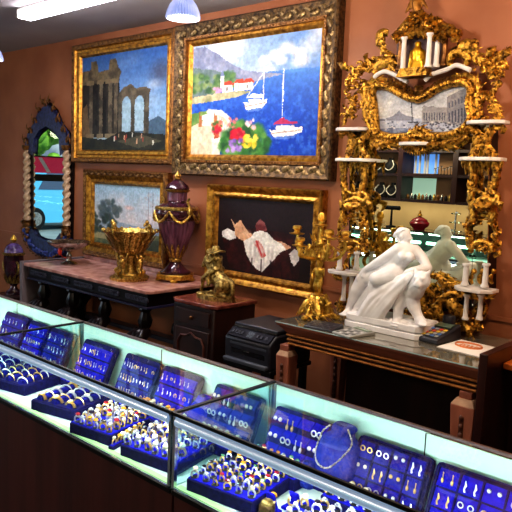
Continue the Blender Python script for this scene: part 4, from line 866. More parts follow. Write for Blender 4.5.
# painted harbour panel
cart = [(373, 100), (372, 92), (377, 86), (388, 86.5), (398, 92), (408, 97), (418, 99), (428, 95), (440, 87), (455, 82.5), (466, 83), (471, 90), (469, 104), (471, 118), (462, 130), (446, 136), (424, 136), (402, 137), (388, 137), (377, 132), (375, 118)]
q = Paint(200, 110, (150, 156, 176), (214, 210, 202), 21)
q.mix(np.clip((q.noise(4, 3)-.45)*3, 0, 1)*(q.Y < .6), (228, 224, 216), .8); q.mix(np.clip((q.X-.75)*3, 0, 1)*np.clip(.5-q.Y, 0, 1)*2, (110, 118, 146), .7)
q.rect(0, .66, 1, 1, (176, 180, 194), 1, c2=(150, 156, 176)); q.poly([(0, .84), (.4, .82), (.55, .9), (1, .92), (1, 1), (0, 1)], (70, 78, 104), .9, c2=(120, 128, 150))
q.poly([(.16, .66), (.22, .62), (.26, .56), (.28, .52), (.3, .57), (.36, .62), (.42, .64), (.42, .7), (.16, .7)], (128, 130, 144))
q.rect(.5, .47, .74, .74, (150, 146, 146), 1, c2=(136, 134, 138)); q.poly([(.5, .47), (.52, .43), (.56, .47), (.6, .44), (.64, .47)], (128, 126, 132)); q.poly([(.74, .25), (1, .02), (1, .8), (.74, .76)], (142, 138, 142), 1, c2=(120, 118, 126)); q.poly([(.74, .25), (1, .02), (1, .06), (.74, .29)], (190, 188, 186))
for k in range(9): q.rect(.515+k*.025, .56, .527+k*.025, .7, (74, 76, 92)); 
for k in range(8):
    x = .755+k*.03; y = .56-.02*k; q.rect(x, y, x+.016, .74, (70, 72, 88)); q.rect(x, y-.17-.004*k, x+.014, y-.08, (86, 88, 104))
q.blobs(130, .42, .72, 1, .88, .022, [(40, 42, 54), (60, 62, 76), (190, 186, 182), (90, 92, 104)]); q.blobs(40, .05, .72, .5, .9, .02, [(60, 66, 84), (206, 204, 202), (96, 102, 120)])
q.line([(.4, .36), (.405, .72)], .012, (50, 54, 66)); q.line([(.37, .73), (.46, .73)], .014, (50, 54, 66)); q.poly([(.06, .66), (.09, .5), (.12, .66)], (190, 188, 184)); q.line([(.05, .69), (.14, .69)], .014, (70, 74, 90))
cu = [u for u, v in cart]; cv = [v for u, v in cart]
def inside(u, v):
    r = False
    for i in range(len(cart)):
        (x0, y0), (x1, y1) = cart[i], cart[(i+1) % len(cart)]
        if (y0 > v) != (y1 > v) and u < (x1-x0)*(v-y0)/(y1-y0)+x0: r = not r
    return r
o = q.canvas('painted_panel', GM, PRINT, lambda s, w_: g(370+104*s, 80+58*w_, -.032))
import bmesh
bm = bmesh.new(); bm.from_mesh(o.data); bm.faces.ensure_lookup_table()
cen = Vector(g(420, 108, -.032)); rm = []
PX2 = [(p[0], p[2]) for p in [g(u, v, -.032) for u, v in [(420+(u-420)*1.05, 110+(v-110)*1.06) for u, v in cart]]]
def inP(x, z):
    r = False
    for i in range(len(PX2)):
        (x0, y0), (x1, y1) = PX2[i], PX2[(i+1) % len(PX2)]
        if (y0 > z) != (y1 > z) and x < (x1-x0)*(z-y0)/(y1-y0)+x0: r = not r
    return r
bmesh.ops.delete(bm, geom=[f for f in bm.faces if not inP(f.calc_center_median().x-2.05, f.calc_center_median().z+.86)], context='FACES'); bm.to_mesh(o.data); bm.free()
b = B(); Q = [g(u, v, -.06) for u, v in cart]; Q = smoothpath(Q+[Q[0]], 4)[:-1]
b.tube(Q, .026, 8, closed=True)
for i in range(0, len(Q)): b.ell((Q[i][0], -.088, Q[i][2]), (.012, .008, .012), 6, 4)
for P in ([(372, 132), (366, 118), (365, 100), (367, 86), (378, 79), (392, 81)], [(474, 126), (478, 112), (476, 96), (478, 84), (468, 75), (452, 77)]): stroke(b, P, .018, .036, .016, -.055, 6, 8)
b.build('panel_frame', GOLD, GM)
b = B()   # drop of carving at the top middle and garland below
for k in range(26):
    u = 388+64*k/25; v = 84+13*math.exp(-((u-419)/14)**2)-3*abs(u-419)/30; acan(b, [(u, v-4), (u+rnd.uniform(-3, 3), v), (u+rnd.uniform(-4, 4), v+5)], rnd.uniform(.014, .024), -.085)
for k in range(9): acan(b, [(416+k*.9-rnd.uniform(0, 2), 86), (417+k*.5, 91), (418+rnd.uniform(-3, 3), 99)], .018, -.095)
b.build('crest_drop', mat('gilt_deep', (150, 104, 44), .4, .85, c2=(66, 42, 16), scale=40, bump=.5, bscale=80), GM)  # a darker gilt tone for this carving
b = B()
for P in ([(369, 138), (378, 142), (390, 144), (403, 143)], [(430, 143), (442, 146), (455, 144), (466, 134)], [(403, 141), (411, 133), (419, 130), (427, 133), (433, 141)]): stroke(b, P, .018, .036, .02, -.07, 6, 8)
for k in range(34):
    u = 370+95*k/33; v = 141+4*math.sin((u-370)/95*2*PI*1.5+1.5); acan(b, [(u, v-3), (u+1.5, v+1), (u+rnd.uniform(-2, 3), v+5.5)], rnd.uniform(.014, .022), -.085)
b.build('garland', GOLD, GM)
def shelf(u0, v0, u1, v1, dep, th=2.2, yb=-.02, slant=0):
    p0, p1 = g(u0, v0, -dep*.5), g(u1, v1, -dep*.5); z = (p0[2]+p1[2])/2; x0, x1 = p0[0], p1[0]; e = dep*.28
    b = B(); b.prismz([(x0, yb), (x0, yb-dep*.55), (x0+e, -dep), (x1-e, -dep), (x1, yb-dep*.55), (x1, yb)], z-.014, z+.006); b.build('shelf', SHELFW, GM, bevel=.004); return z
shelf(*a3(198, 405), *a3(280, 410), .12)
b = B()
for k in range(12): u = 403+26*k/11; l = 5+6*math.sin(PI*k/11); stroke(b, [(u, 145), (u+.4, 145+l*.5), (u, 145+l)], .011, .013, .003, -.075, 3, 6)
b.build('drip_carving', GOLD, GM)

# crest: white mouldings, temple, canopy, eagle, figure
for P in ([a3(120, 220), a3(135, 208), a3(152, 203), a3(170, 209), a3(185, 216), a3(200, 226), a3(214, 233)], [a3(264, 229), a3(280, 214), a3(300, 206), a3(325, 198), a3(350, 186), a3(370, 189), a3(394, 200)]):
    Q = path(P, -.085, 4); b = B(); b.tube(Q, .0135, 8); b.v = [(x, y*1.0, z) for x, y, z in b.v]; b.build('white_moulding', SHELFW, GM)
b = B(); P = [g(u, v, -.02) for u, v in [a3(186, 205), a3(186, 100), a3(215, 72), a3(250, 60), a3(290, 70), a3(326, 92), a3(326, 200)]]; b.prism([(p[0], p[2]) for p in P], -.03, -.018)
b.build('niche_back', mat('niche_purple', (104, 80, 84), .5, c2=(80, 60, 66), scale=6), GM)
def column(u0, v0, u1, v1, r, m, y=-.09, nm='column', par=None):
    p0, p1 = g(u0, v0, y), g(u1, v1, y); h = p0[2]-p1[2]
    B().lathe([(r*1.35, 0), (r*1.35, .01), (r*1.1, .016), (r, .024), (r*.86, h-.024), (r*1.0, h-.016), (r*1.35, h-.01), (r*1.35, h)], (p1[0], y, p1[2]), 18, closed=True).build(nm, m, par or GM)
for u0, v0, u1, v1, y in ((*a3(216, 108), *a3(208, 206), -.12), (*a3(281, 98), *a3(281, 194), -.13), (*a3(300, 108), *a3(299, 192), -.08)): column(u0, v0, u1, v1, .0155, SHELFW, y)
for u0, v0, u1, v1, y in ((*a3(194, 105), *a3(194, 200), -.06), (*a3(318, 100), *a3(318, 188), -.05)): column(u0, v0, u1, v1, .018, GOLDB, y)
b = B(); pf = g(*a3(243, 206), -.10); b.frustum((pf[0], -.10), .20, .10, .16, .08, pf[2]-.03, pf[2]+.02)
for k in range(12): acan(b, [(412+k*.9*1.6, 72), (412+k*1.45+rnd.uniform(-2, 2), 74), (412+k*1.4, 77)], .014, -.14)
b.build('niche_plinth', GOLD, GM)
b = B(); fy = -.10
def fp(cx, cy, dy=0): return g(*a3(cx, cy), fy+dy)
c = lambda *a: b.cap(*a, 10)
c(fp(244, 170), fp(244, 150), .030, .036); c(fp(244, 150), fp(244, 141), .034, .014); b.ell(fp(245, 130), (.02, .02, .026), 10, 8); b.ell(fp(245, 130, -.022), .006, 6, 5); b.ell(fp(245, 123), (.022, .02, .012), 10, 6)
for s in (-1, 1):
    c(fp(244+s*7, 172), fp(244+s*8, 188, -.01), .021, .015); c(fp(244+s*8, 188, -.01), fp(244+s*7, 203), .013, .01); c(fp(244+s*7, 203), fp(244+s*9, 205, -.02), .011, .009)
    c(fp(244+s*12, 148), fp(244+s*17, 160, -.01), .014, .011); c(fp(244+s*17, 160, -.01), fp(244+s*10, 168, -.035), .011, .009)
    for k in range(3): c(fp(244+s*10, 168, -.035), fp(244+s*6, 167+k*2, -.04), .005, .004)
for k in range(5): c(fp(236+k*4, 160, -.025), fp(230+k*7, 192, -.02), .008, .014)
c(fp(230, 150, .015), fp(226, 195, .015), .018, .024); c(fp(258, 150, .015), fp(262, 192, .015), .018, .024)
figure('niche_figure', b, mat('bright_gilt', (246, 196, 60), .3, .8, c2=(210, 150, 40), scale=20, bump=.2), GM, .006, 2)
b = B()
top = [a3(178, 112), a3(195, 92), a3(212, 72), a3(232, 52), a3(250, 44), a3(268, 54), a3(292, 66), a3(318, 78), a3(342, 92), a3(362, 104)]
Q = path(top, -.07, 4); b.tube(Q, .03, 8)
for k in range(60):
    t_ = rnd.random()*(len(top)-1); i = min(int(t_), len(top)-2); f_ = t_-i; u = top[i][0]*(1-f_)+top[i+1][0]*f_; v = top[i][1]*(1-f_)+top[i+1][1]*f_
    a = rnd.uniform(.3, 2.8) if k % 3 else rnd.uniform(-2.6, -.5); l = rnd.uniform(5, 10); acan(b, [(u, v), (u+l*.5*math.cos(a), v+l*.5*math.sin(a)), (u+l*math.cos(a+.3), v+l*math.sin(a+.3))], rnd.uniform(.018, .032), -.09-rnd.uniform(0, .06))
for k in range(14): u = 396+46*k/13; acan(b, [(u, 24+abs(u-419)*.42), (u+rnd.uniform(-2, 2), 31+abs(u-419)*.35), (u+rnd.uniform(-2, 2), 38+abs(u-419)*.25)], .03, -.14)
fluff(b, 412, 18, 6, 12, -.1); fluff(b, 424, 20, 6, 12, -.1); b.build('canopy', GOLD, GM)
b = B(); ey = -.11; E_ = lambda u, v, dy=0: g(u, v, ey+dy)
c = lambda *a: b.cap(*a, 10)
c(E_(418, 10), E_(417, 2), .026, .03); c(E_(417, 2), E_(416, -6), .026, .017); b.ell(E_(415.5, -8), .02, 10, 8); c(E_(414.5, -8), E_(411.5, -7), .008, .003)
for s, tip in ((-1, (405.5, 13)), (1, (428, 9))):
    for k in range(5): c(E_(417+s*3, -6+k*1.5), E_(tip[0]+s*(-k*1.6)*.9+(0), tip[1]-k*1.2), .010, .005)
    c(E_(417+s*4, 10), E_(417+s*4, 16), .01, .008)
for k in range(4): c(E_(418, 9), E_(416+k*2, 17), .009, .007)
figure('eagle', b, mat('gilt_bronze', (170, 116, 50), .4, .8, c2=(110, 70, 28), scale=30, bump=.3), GM, .006, 2)

# scroll masses either side of the crest
for nm, pts, side in (('left', None, -1), ('right', None, 1)):
    b = B()
    if side < 0:
        stroke(b, [a3(152, 100), a3(140, 120), a3(148, 145), a3(168, 165), a3(174, 185), a3(165, 200), a3(150, 196)], .012, .04, .014, -.07, 6, 9)
        acan(b, [a3(150, 135), a3(135, 112), a3(148, 92), a3(158, 105)], .05, -.08); acan(b, [a3(120, 200), a3(140, 180), a3(160, 170), a3(172, 150)], .05, -.08)
        stroke(b, [a3(60, 215), a3(90, 196), a3(120, 186), a3(150, 170)], .02, .03, .015, -.06, 6, 8)
        for u, v, r, a, tr in ((*a3(70, 200), 6, 0, 5), (*a3(100, 180), 6, 2, -5), (*a3(55, 232), 7, 1, 5), (*a3(85, 235), 6, 3, -5), (*a3(130, 195), 6, 1, 5)): scroll(b, u, v, r, a, tr, .016, -.07)
        acan(b, [a3(50, 200), a3(32, 186), a3(14, 178)], .03, -.08); acan(b, [a3(100, 175), a3(95, 160), a3(103, 150)], .022, -.08)
        for u, v in (a3(65, 205), a3(95, 195), a3(70, 240), a3(130, 180), a3(50, 265)): fluff(b, u, v, 7, 9)
    else:
        P = spiral(*a3(366, 172), 11.5, 6, 2.6, 4.4, 14); Q = [g(u, v, -.08) for u, v in P]; b.tube(Q, [.016+.018*math.sin(PI*i/13) for i in range(14)], 9)
        stroke(b, [a3(336, 172), a3(345, 152), a3(370, 140), a3(400, 150), a3(425, 168), a3(440, 180)], .016, .045, .02, -.08, 6, 9)
        acan(b, [a3(355, 150), a3(372, 128), a3(395, 132), a3(415, 150)], .045, -.1); scroll(b, *a3(408, 124), 5, 1.5, 5, .014, -.07); acan(b, [a3(400, 150), a3(398, 128), a3(410, 112)], .03, -.08)
        stroke(b, [a3(420, 180), a3(450, 165), a3(480, 160), a3(500, 140)], .02, .032, .012, -.06, 6, 8)
        for u, v, r, a, tr in ((*a3(445, 185), 7, 0, 5), (*a3(475, 165), 6, 2, -5), (*a3(460, 205), 6, 1, 5), (*a3(485, 180), 5, 3, -5)): scroll(b, u, v, r, a, tr, .016, -.07)
        acan(b, [a3(485, 165), a3(498, 148), a3(508, 130)], .03, -.08); acan(b, [a3(440, 170), a3(450, 145), a3(468, 132)], .03, -.08)
        for u, v in (a3(440, 175), a3(470, 160), a3(455, 200), a3(485, 190), a3(425, 190), a3(470, 225)): fluff(b, u, v, 7, 9)
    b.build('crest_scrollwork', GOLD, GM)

# side towers
def trunk(b, P, r, y=-.08):
    Q = path(P, y, 8); n = len(Q); b.tube(Q, [r*(1+.16*math.sin(i*1.9)) for i in range(n)], 9)
    for i in range(1, n-1, 4): a = rnd.uniform(-1, 1); y = Q[i][1]; b.leaf([(Q[i][0], y-r, Q[i][2]), (Q[i][0]+.015*a, y-r*1.3, Q[i][2]+.03), (Q[i][0]+.03*a, y-r*1.1, Q[i][2]+.06)], .02)
def drips(b, u0, u1, v, n, l0, l1, y):
    for k in range(n):
        u = u0+(u1-u0)*k/(n-1); l = rnd.uniform(l0, l1); stroke(b, [(u, v), (u+rnd.uniform(-.5, .5), v+l*.5), (u, v+l)], .014, .015, .003, y, 3, 6)
for side in (-1, 1):
    A = (lambda cx, cy: a3(cx, cy)); Bq = (lambda cx, cy: b3(cx, cy))
    if side < 0:
        sh = [(20, 364, 105, 370, 'a', .13), (20, 452, 128, 456, 'a', .16)]; low = (0, 398, 86, 406)
        upper = [[a3(48, 275), a3(62, 290), a3(52, 315), a3(38, 335), a3(35, 356)], [a3(96, 260), a3(104, 285), a3(100, 310), a3(112, 340), a3(128, 356)]]
        brk = [[a3(24, 376), a3(48, 378), a3(58, 400), a3(54, 425), a3(44, 446)], [a3(126, 376), a3(98, 380), a3(84, 402), a3(88, 425), a3(98, 446)]]
        tr_ = [[b3(36, 95), b3(33, 140), b3(40, 190), b3(34, 240), b3(36, 270)], [b3(88, 95), b3(92, 140), b3(84, 190), b3(90, 240), b3(86, 270)]]
        uc = 60; du = (25, 122)
    else:
        sh = [(390, 348, 500, 346, 'a', .13), (370, 452, 490, 450, 'a', .16)]; low = (358, 440, 466, 460)
        upper = [[a3(400, 260), a3(412, 285), a3(404, 310), a3(400, 335)], [a3(470, 245), a3(456, 270), a3(462, 295), a3(476, 318), a3(482, 336)]]
        brk = [[a3(386, 360), a3(404, 366), a3(416, 395), a3(412, 425), a3(398, 446)], [a3(482, 362), a3(456, 370), a3(440, 398), a3(446, 425), a3(464, 446)]]
        tr_ = [[b3(400, 95), b3(404, 140), b3(396, 190), b3(402, 240), b3(398, 270)], [b3(470, 95), b3(466, 140), b3(452, 190), b3(460, 240), b3(452, 270)]]
        uc = 430; du = (372, 484)
    for x0, y0, x1, y1, _, dep in sh: shelf(*a3(x0, y0), *a3(x1, y1), dep)
    shelf(*b3(*low[:2]), *b3(*low[2:]), .17)
    b = B()
    for P in upper: stroke(b, P, .018, .03, .014, -.06, 6, 8)
    fluff(b, *a3(uc if side < 0 else 440, 290), 9, 12); fluff(b, *a3(uc if side < 0 else 445, 330), 9, 8)
    b.build('upper_bracket', GOLD, GM)
    for P in brk:
        b = B(); stroke(b, P, .018, .04, .018, -.08, 7, 9)
        for k in range(6): u, v = P[k % 5]; acan(b, [(u, v-3), (u+rnd.uniform(-3, 3), v+2), (u+rnd.uniform(-2, 2), v+7)], .022, -.1)
        b.build('scroll_bracket', GOLD, GM)
    b = B(); drips(b, a3(du[0], 0)[0], a3(du[1], 0)[0], a3(0, 458)[1], 15, 6, 15, -.10); b.build('drip_carving', GOLD, GM)
    for P in tr_: b = B(); trunk(b, P, .024); b.build('palm_trunk', GOLD, GM)
    # long-necked bird twined round the trunks
    x = uc; b = B(); c0 = lambda u, v, dy=0: g(*b3(u, v), -.12+dy)
    Q = smoothpath([c0(x-36, 232), c0(x-30, 214), c0(x-8, 200), c0(x+12, 196), c0(x+32, 205), c0(x+40, 190), c0(x+26, 178), c0(x+2, 182), c0(x-18, 172)], 6); n = len(Q)
    b.tube(Q, [.006+.018*math.sin(PI*min(1, i/n*1.15)) if i < n*.8 else .012 for i in range(n)], 8); b.ell(c0(x-20, 171), .017, 8, 6); b.tube([c0(x-22, 171), c0(x-34, 176)], [.008, .003], 6)
    for k in range(5): acan(b, [b3(x-10+k*6, 205), b3(x-22+k*9, 218), b3(x-30+k*15, 230+4*k % 7)], .028, -.14)
    acan(b, [b3(x+30, 200), b3(x+48, 212), b3(x+46, 232)], .026, -.13); b.build('carved_bird', GOLD, GM)
    b = B(); (xa, xb) = (25, 95) if side < 0 else (388, 462); va, vb = 252, 336
    stroke(b, [b3(xa, vb), b3(xa, va), b3(xb, va), b3(xb, vb)], .018, .022, .018, -.06, 5, 7)
    for k in range(5): v = va+(vb-va)*k/4; stroke(b, [b3(xa, v), b3((xa+xb)/2, v+3), b3(xb, v)], .008, .008, .008, -.07, 3, 6) if k in (0, 4) else None
    for v in (270, 300, 325): fluff(b, *b3(xa+4, v), 3, 4, -.08); fluff(b, *b3(xb-2, v), 3, 4, -.08)
    P = spiral(*b3((xa+xb)/2, 348), 11, 11, PI, PI, 12); b.tube([g(u, v, -.10) for u, v in P], .018, 8); fluff(b, *b3((xa+xb)/2, 340), 6, 8, -.1)
    if side > 0:
        for v in (290, 325, 350): acan(b, [b3(460, v+10), b3(474, v), b3(480, v-12)], .022, -.08)
    b.build('trellis_carving', GOLD, GM)
    bz_ = low[1] if side < 0 else 444
    for u in ((30, 78) if side < 0 else (386, 442)): column(*b3(u, 346 if side < 0 else 378), *b3(u-2, bz_-3 if side < 0 else (440 if u < 400 else 446)), .0165, SHELFW, -.11)
    b = B()
    for u in ((45, 66) if side < 0 else (400, 424, 456)): stroke(b, [b3(u, bz_-6), b3(u-6, bz_-22), b3(u+4, bz_-40)], .012, .02, .008, -.12, 4, 7); b.ell(g(*b3(u+4, bz_-42), -.12), .016, 8, 6)
    b.build('shelf_figures', GOLD, GM)
    # lower stage
    zb = 412 if side < 0 else 466
    for u in ((40, 60) if side < 0 else (386, 426)): column(*b3(u, zb), *b3(u-3, zb+72), .0145, SHELFW, -.09)
    b = B()
    if side < 0:
        stroke(b, [b3(2, 412), b3(20, 422), b3(60, 424), b3(84, 412)], .012, .03, .012, -.09, 5, 8); scroll(b, *b3(30, 500), 7, -1, 5, .018, -.07); scroll(b, *b3(48, 480), 6, 2, -5, .015, -.07)
        fluff(b, *b3(34, 490), 9, 16); acan(b, [b3(30, 470), b3(22, 500), b3(36, 528)], .03, -.08); fluff(b, *b3(18, 400), 5, 8, -.1)
    else:
        stroke(b, [b3(366, 462), b3(396, 474), b3(440, 474), b3(464, 464)], .012, .03, .012, -.09, 5, 8)
        b2 = lambda x_, y_: (332+x_/2.844, 230+y_/2.844)
        fluff(b, *b2(400, 262), 11, 18); fluff(b, *b2(425, 240), 7, 10); stroke(b, [b2(388, 270), b2(392, 290), b2(388, 306)], .02, .03, .008, -.08, 5, 8); acan(b, [b2(374, 262), b2(384, 285), b2(388, 308)], .03, -.09)
        stroke(b, [b2(420, 190), b2(436, 215), b2(430, 245), b2(410, 262)], .012, .024, .014, -.07, 6, 8)
    b.build('lower_bracket', GOLD, GM)
# bottom scrolls between the towers
b2 = lambda x_, y_: (332+x_/2.844, 230+y_/2.844)
b = B()
stroke(b, [b2(270, 140), b2(290, 128), b2(310, 140), b2(330, 156), b2(356, 160), b2(384, 172)], .016, .034, .018, -.08, 6, 9)
stroke(b, [b2(372, 188), b2(340, 180), b2(312, 196), b2(302, 225), b2(316, 252), b2(340, 268), b2(372, 272)], .018, .04, .018, -.09, 6, 9)
stroke(b, [b2(322, 205), b2(345, 205), b2(362, 222), b2(378, 245), b2(392, 250)], .012, .034, .012, -.07, 6, 8)
acan(b, [b2(322, 200), b2(340, 214), b2(352, 236), b2(378, 250)], .05, -.09); acan(b, [b2(290, 190), b2(270, 176), b2(248, 182)], .035, -.09)
stroke(b, [b2(300, 250), b2(278, 236), b2(262, 216), b2(250, 190), b2(256, 168), b2(276, 160), b2(288, 174)], .016, .034, .014, -.08, 6, 9)
scroll(b, *b2(300, 262), 7, 0, 5, .018, -.08); scroll(b, *b2(260, 200), 6, 1, 5, .016, -.08); scroll(b, *b2(340, 262), 5, 3, -5, .014, -.08)
for x_, y_ in ((260, 180), (300, 180), (280, 215), (350, 178), (270, 240), (300, 270), (330, 278), (370, 270)): fluff(b, *b2(x_, y_), 7, 9)
b.build('bottom_scrollwork', GOLD, GM)
b = B(); stroke(b, [b2(110, 225), b2(90, 210), b2(60, 218), b2(40, 240)], .014, .034, .014, -.08, 6, 8); stroke(b, [b2(130, 250), b2(170, 262), b2(220, 262), b2(262, 246)], .014, .03, .014, -.07, 6, 8)
for x_ in (80, 110, 200, 235): fluff(b, *b2(x_, 240), 8, 10)
b.build('bottom_scrollwork', GOLD, GM)

GM.location.y = MY
# ------------------------------------------------------------------ marble statue
ST = thing('marble_statue', 'white marble statue of a reclining woman on a walking panther, on the desk', 'statue', (-1.96, -.38, DZ))
sx0, sx1, sy0, sy1 = -2.222, -1.695, -.505, -.235
def octo(x0, x1, y0, y1, e): return [(x0+e, y0), (x1-e, y0), (x1, y0+e), (x1, y1-e), (x1-e, y1), (x0+e, y1), (x0, y1-e), (x0, y0+e)]
b = B(); b.prismz(octo(sx0, sx1, sy0, sy1, .035), DZ, DZ+.034); b.prismz(octo(sx0+.018, sx1-.018, sy0+.018, sy1-.018, .03), DZ+.034, DZ+.042); b.prismz(octo(sx0+.006, sx1-.006, sy0+.006, sy1-.006, .033), DZ+.042, DZ+.078)
b.build('plinth', MARBLEW, ST, bevel=.006)
def s_(cx, cy, y): return W(345+cx/5.689, 222+cy/5.689, y=y)     # measured on a close view
b = B()
for k in range(24):
    t_ = k/23; b.ell((sx0+.04+(sx1-sx0-.08)*t_, -.37+.03*math.sin(k*1.7), DZ+.078), (.035, .085, .012+.006*math.sin(k*2.3)+.02*max(0, 1-t_*5)), 10, 6)
figure('rocky_ground', b, MARBLEW, ST, .008, 3)
# --- woman
Y0 = -.38
b = B(); c = lambda *a: b.cap(*a, 14)
hip = s_(255, 290, -.38); waist = s_(290, 235, -.385); chest = s_(333, 180, -.39); shL = s_(303, 152, -.43); shR = s_(398, 160, -.36); neck = s_(344, 128, -.385); head = s_(340, 80, -.385)
c(hip, waist, .075, .056); c(waist, chest, .058, .066); c(shL, shR, .034, .034); c(chest, s_(345, 150, -.385), .066, .042); c(s_(345, 150, -.385), neck, .030, .026); c(neck, s_(338, 100, -.385), .024, .024)
b.ell(s_(328, 195, -.445), .026, 12, 8); b.ell(s_(372, 200, -.43), .026, 12, 8)
# head in profile towards the right
hx, hy, hz = head
def hp(dx, dy, dz): return (hx+dx, hy+dy, hz+dz)
bh = B(); ch = lambda *a: bh.cap(*a, 14)
bh.ell(hp(-.006, 0, .01), (.048, .041, .048), 18, 12); bh.ell(hp(.016, 0, -.014), (.031, .031, .042), 16, 10); ch(hp(.036, 0, .006), hp(.054, 0, -.012), .0065, .009); bh.ell(hp(.040, 0, -.03), (.0085, .013, .005), 10, 6); bh.ell(hp(.030, 0, -.047), .0125, 10, 7)
for s in (-1, 1): bh.ell(hp(.031, s*.017, .004), (.009, .009, .006), 8, 6); bh.ell(hp(-.006, s*.042, -.004), (.011, .007, .016), 8, 6); ch(hp(.036, s*.008, .013), hp(.03, s*.022, .012), .006, .005)
HS = .86
def hscale(q): q.v = [tuple(V3(head)+(V3(p)-V3(head))*HS) for p in q.v]; return q
hscale(bh); b.add(bh.v, bh.f)
# reclining left arm back along the body
el = s_(205, 215, -.44); wr = s_(112, 272, -.44)
c(shL, el, .033, .025); c(el, wr, .026, .0165); pal = s_(92, 296, -.44); c(wr, pal, .016, .015)
for k, (dx, dz, l) in enumerate(((-.022, -.036, .9), (-.014, -.043, 1), (-.005, -.044, 1), (.004, -.038, .85))): q = V3(pal)+V3((dx*.5, -.006+.006*(k-1.5), dz*.5)); c(pal, q, .0085, .0075); c(q, q+V3((dx*.4, -.004, dz*.45))*l, .0075, .006)
c(V3(wr), V3(pal)+V3((.018, -.012, -.012)), .008, .007)
# right arm folded, hand over the drapery
el = s_(470, 262, -.37); wr = s_(378, 274, -.45); pal = s_(350, 288, -.46)
c(shR, s_(440, 205, -.355), .034, .030); c(s_(440, 205, -.355), el, .030, .026); c(el, s_(425, 268, -.41), .027, .024); c(s_(425, 268, -.41), wr, .023, .0165); c(wr, pal, .016, .017)
for k in range(4):
    q0 = V3(pal)+V3((-.012+.004*k, -.012, -.010-.005*k)); q1 = q0+V3((-.010+.005*k, -.006, -.03+.004*abs(k-1.5))); c(pal, q0, .0085, .008); c(q0, q1, .008, .0068); c(q1, q1+V3((.006, .004, -.014)), .0068, .0055)
c(pal, V3(pal)+V3((.022, -.016, -.026)), .009, .007)
# legs: near thigh drawn up with the shin folded behind, far leg stretched down to the left
hn, hf = s_(275, 300, -.43), s_(240, 285, -.36)
kn = s_(182, 322, -.485); c(hn, kn, .064, .041); c(kn, s_(168, 322, -.475), .040, .034); c(s_(180, 324, -.47), s_(262, 338, -.44), .036, .03); c(s_(262, 338, -.44), s_(320, 330, -.42), .03, .02)
kf = s_(100, 328, -.41); an = s_(25, 480, -.42)
c(hf, s_(170, 295, -.38), .072, .062); c(s_(170, 295, -.38), kf, .060, .044); c(kf, s_(70, 390, -.415), .044, .042); c(s_(70, 390, -.415), an, .040, .021); c(an, s_(18, 505, -.43), .021, .022); c(s_(18, 505, -.43), s_(-8, 522, -.47), .02, .014)
for k in range(5): q = V3(s_(-8, 522, -.47)); c(q+V3((.008*(k-2)+.006, 0, 0)), q+V3((.009*(k-2), -.018, -.004)), .0075, .006)
figure('woman', b, MARBLEW, ST, .0052, 3)
b = B()
b.ell(hp(-.026, 0, .016), (.040, .043, .042), 16, 10)
for k in range(7): a = -1.2+k*.42; c(hp(.006, .036*math.sin(a)*1.1, .036+.012*math.cos(a)), hp(-.045, .036*math.sin(a), .006+.03*math.cos(a)), .007, .011)
b.ell(hp(-.058, 0, .004), (.026, .024, .026), 12, 8); b.ell(hp(-.075, 0, -.004), (.014, .016, .016), 10, 7); c(hp(-.04, -.02, -.02), hp(-.02, -.026, -.05), .012, .008)
hscale(b); figure('hair', b, MARBLEW, ST, .0046, 1)
# --- panther
b = B()
hd = s_(438, 330, -.47); hx, hy, hz = hd
c(s_(110, 470, -.34), s_(200, 410, -.35), .085, .095); c(s_(200, 410, -.35), s_(330, 400, -.37), .095, .092); c(s_(330, 400, -.37), s_(388, 385, -.40), .088, .066); c(s_(388, 385, -.40), s_(425, 345, -.44), .06, .05)
b.ell(hd, (.050, .045, .052), 18, 12); b.ell(hp(0, -.042, -.022), (.026, .026, .020), 14, 9); b.ell(hp(0, -.06, -.012), (.011, .008, .007), 8, 6); c(hp(0, -.03, .012), hp(0, -.055, -.008), .012, .010); b.ell(hp(0, -.04, -.042), (.018, .018, .01), 10, 6)
for s in (-1, 1): b.ell(hp(s*.020, -.043, .006), (.008, .006, .0045), 8, 6); c(hp(s*.012, -.044, .018), hp(s*.03, -.038, .016), .006, .005); c(hp(s*.034, -.006, .038), hp(s*.044, -.002, .056), .015, .007); b.ell(hp(s*.012, -.055, -.024), (.012, .011, .010), 8, 6)
# fore legs: one planted under the chest, the other stepping forward to the right
c(s_(330, 420, -.42), s_(305, 480, -.435), .05, .036); c(s_(305, 480, -.435), s_(300, 560, -.44), .033, .027); c(s_(300, 560, -.44), s_(292, 580, -.47), .03, .024)
c(s_(375, 420, -.40), s_(395, 490, -.42), .05, .036); c(s_(395, 490, -.42), s_(425, 555, -.43), .032, .026); c(s_(425, 555, -.43), s_(444, 574, -.46), .03, .025)
for q, dx in ((s_(292, 582, -.475), 0), (s_(448, 578, -.465), .004)):
    for k in range(4): c(V3(q)+V3((.011*(k-1.5), 0, 0)), V3(q)+V3((.013*(k-1.5)+dx, -.022, -.004)), .011, .009)
c(s_(130, 470, -.32), s_(120, 540, -.30), .06, .04); c(s_(120, 540, -.30), s_(90, 580, -.31), .034, .03); c(s_(170, 460, -.40), s_(190, 530, -.40), .055, .038); c(s_(190, 530, -.40), s_(180, 582, -.43), .032, .03)
P = smoothpath([s_(90, 460, -.30), s_(60, 500, -.28), s_(70, 550, -.28), s_(110, 570, -.27)], 4)
for i in range(len(P)-1): c(P[i], P[i+1], .018, .017)
figure('panther', b, MARBLEW, ST, .0056, 3)
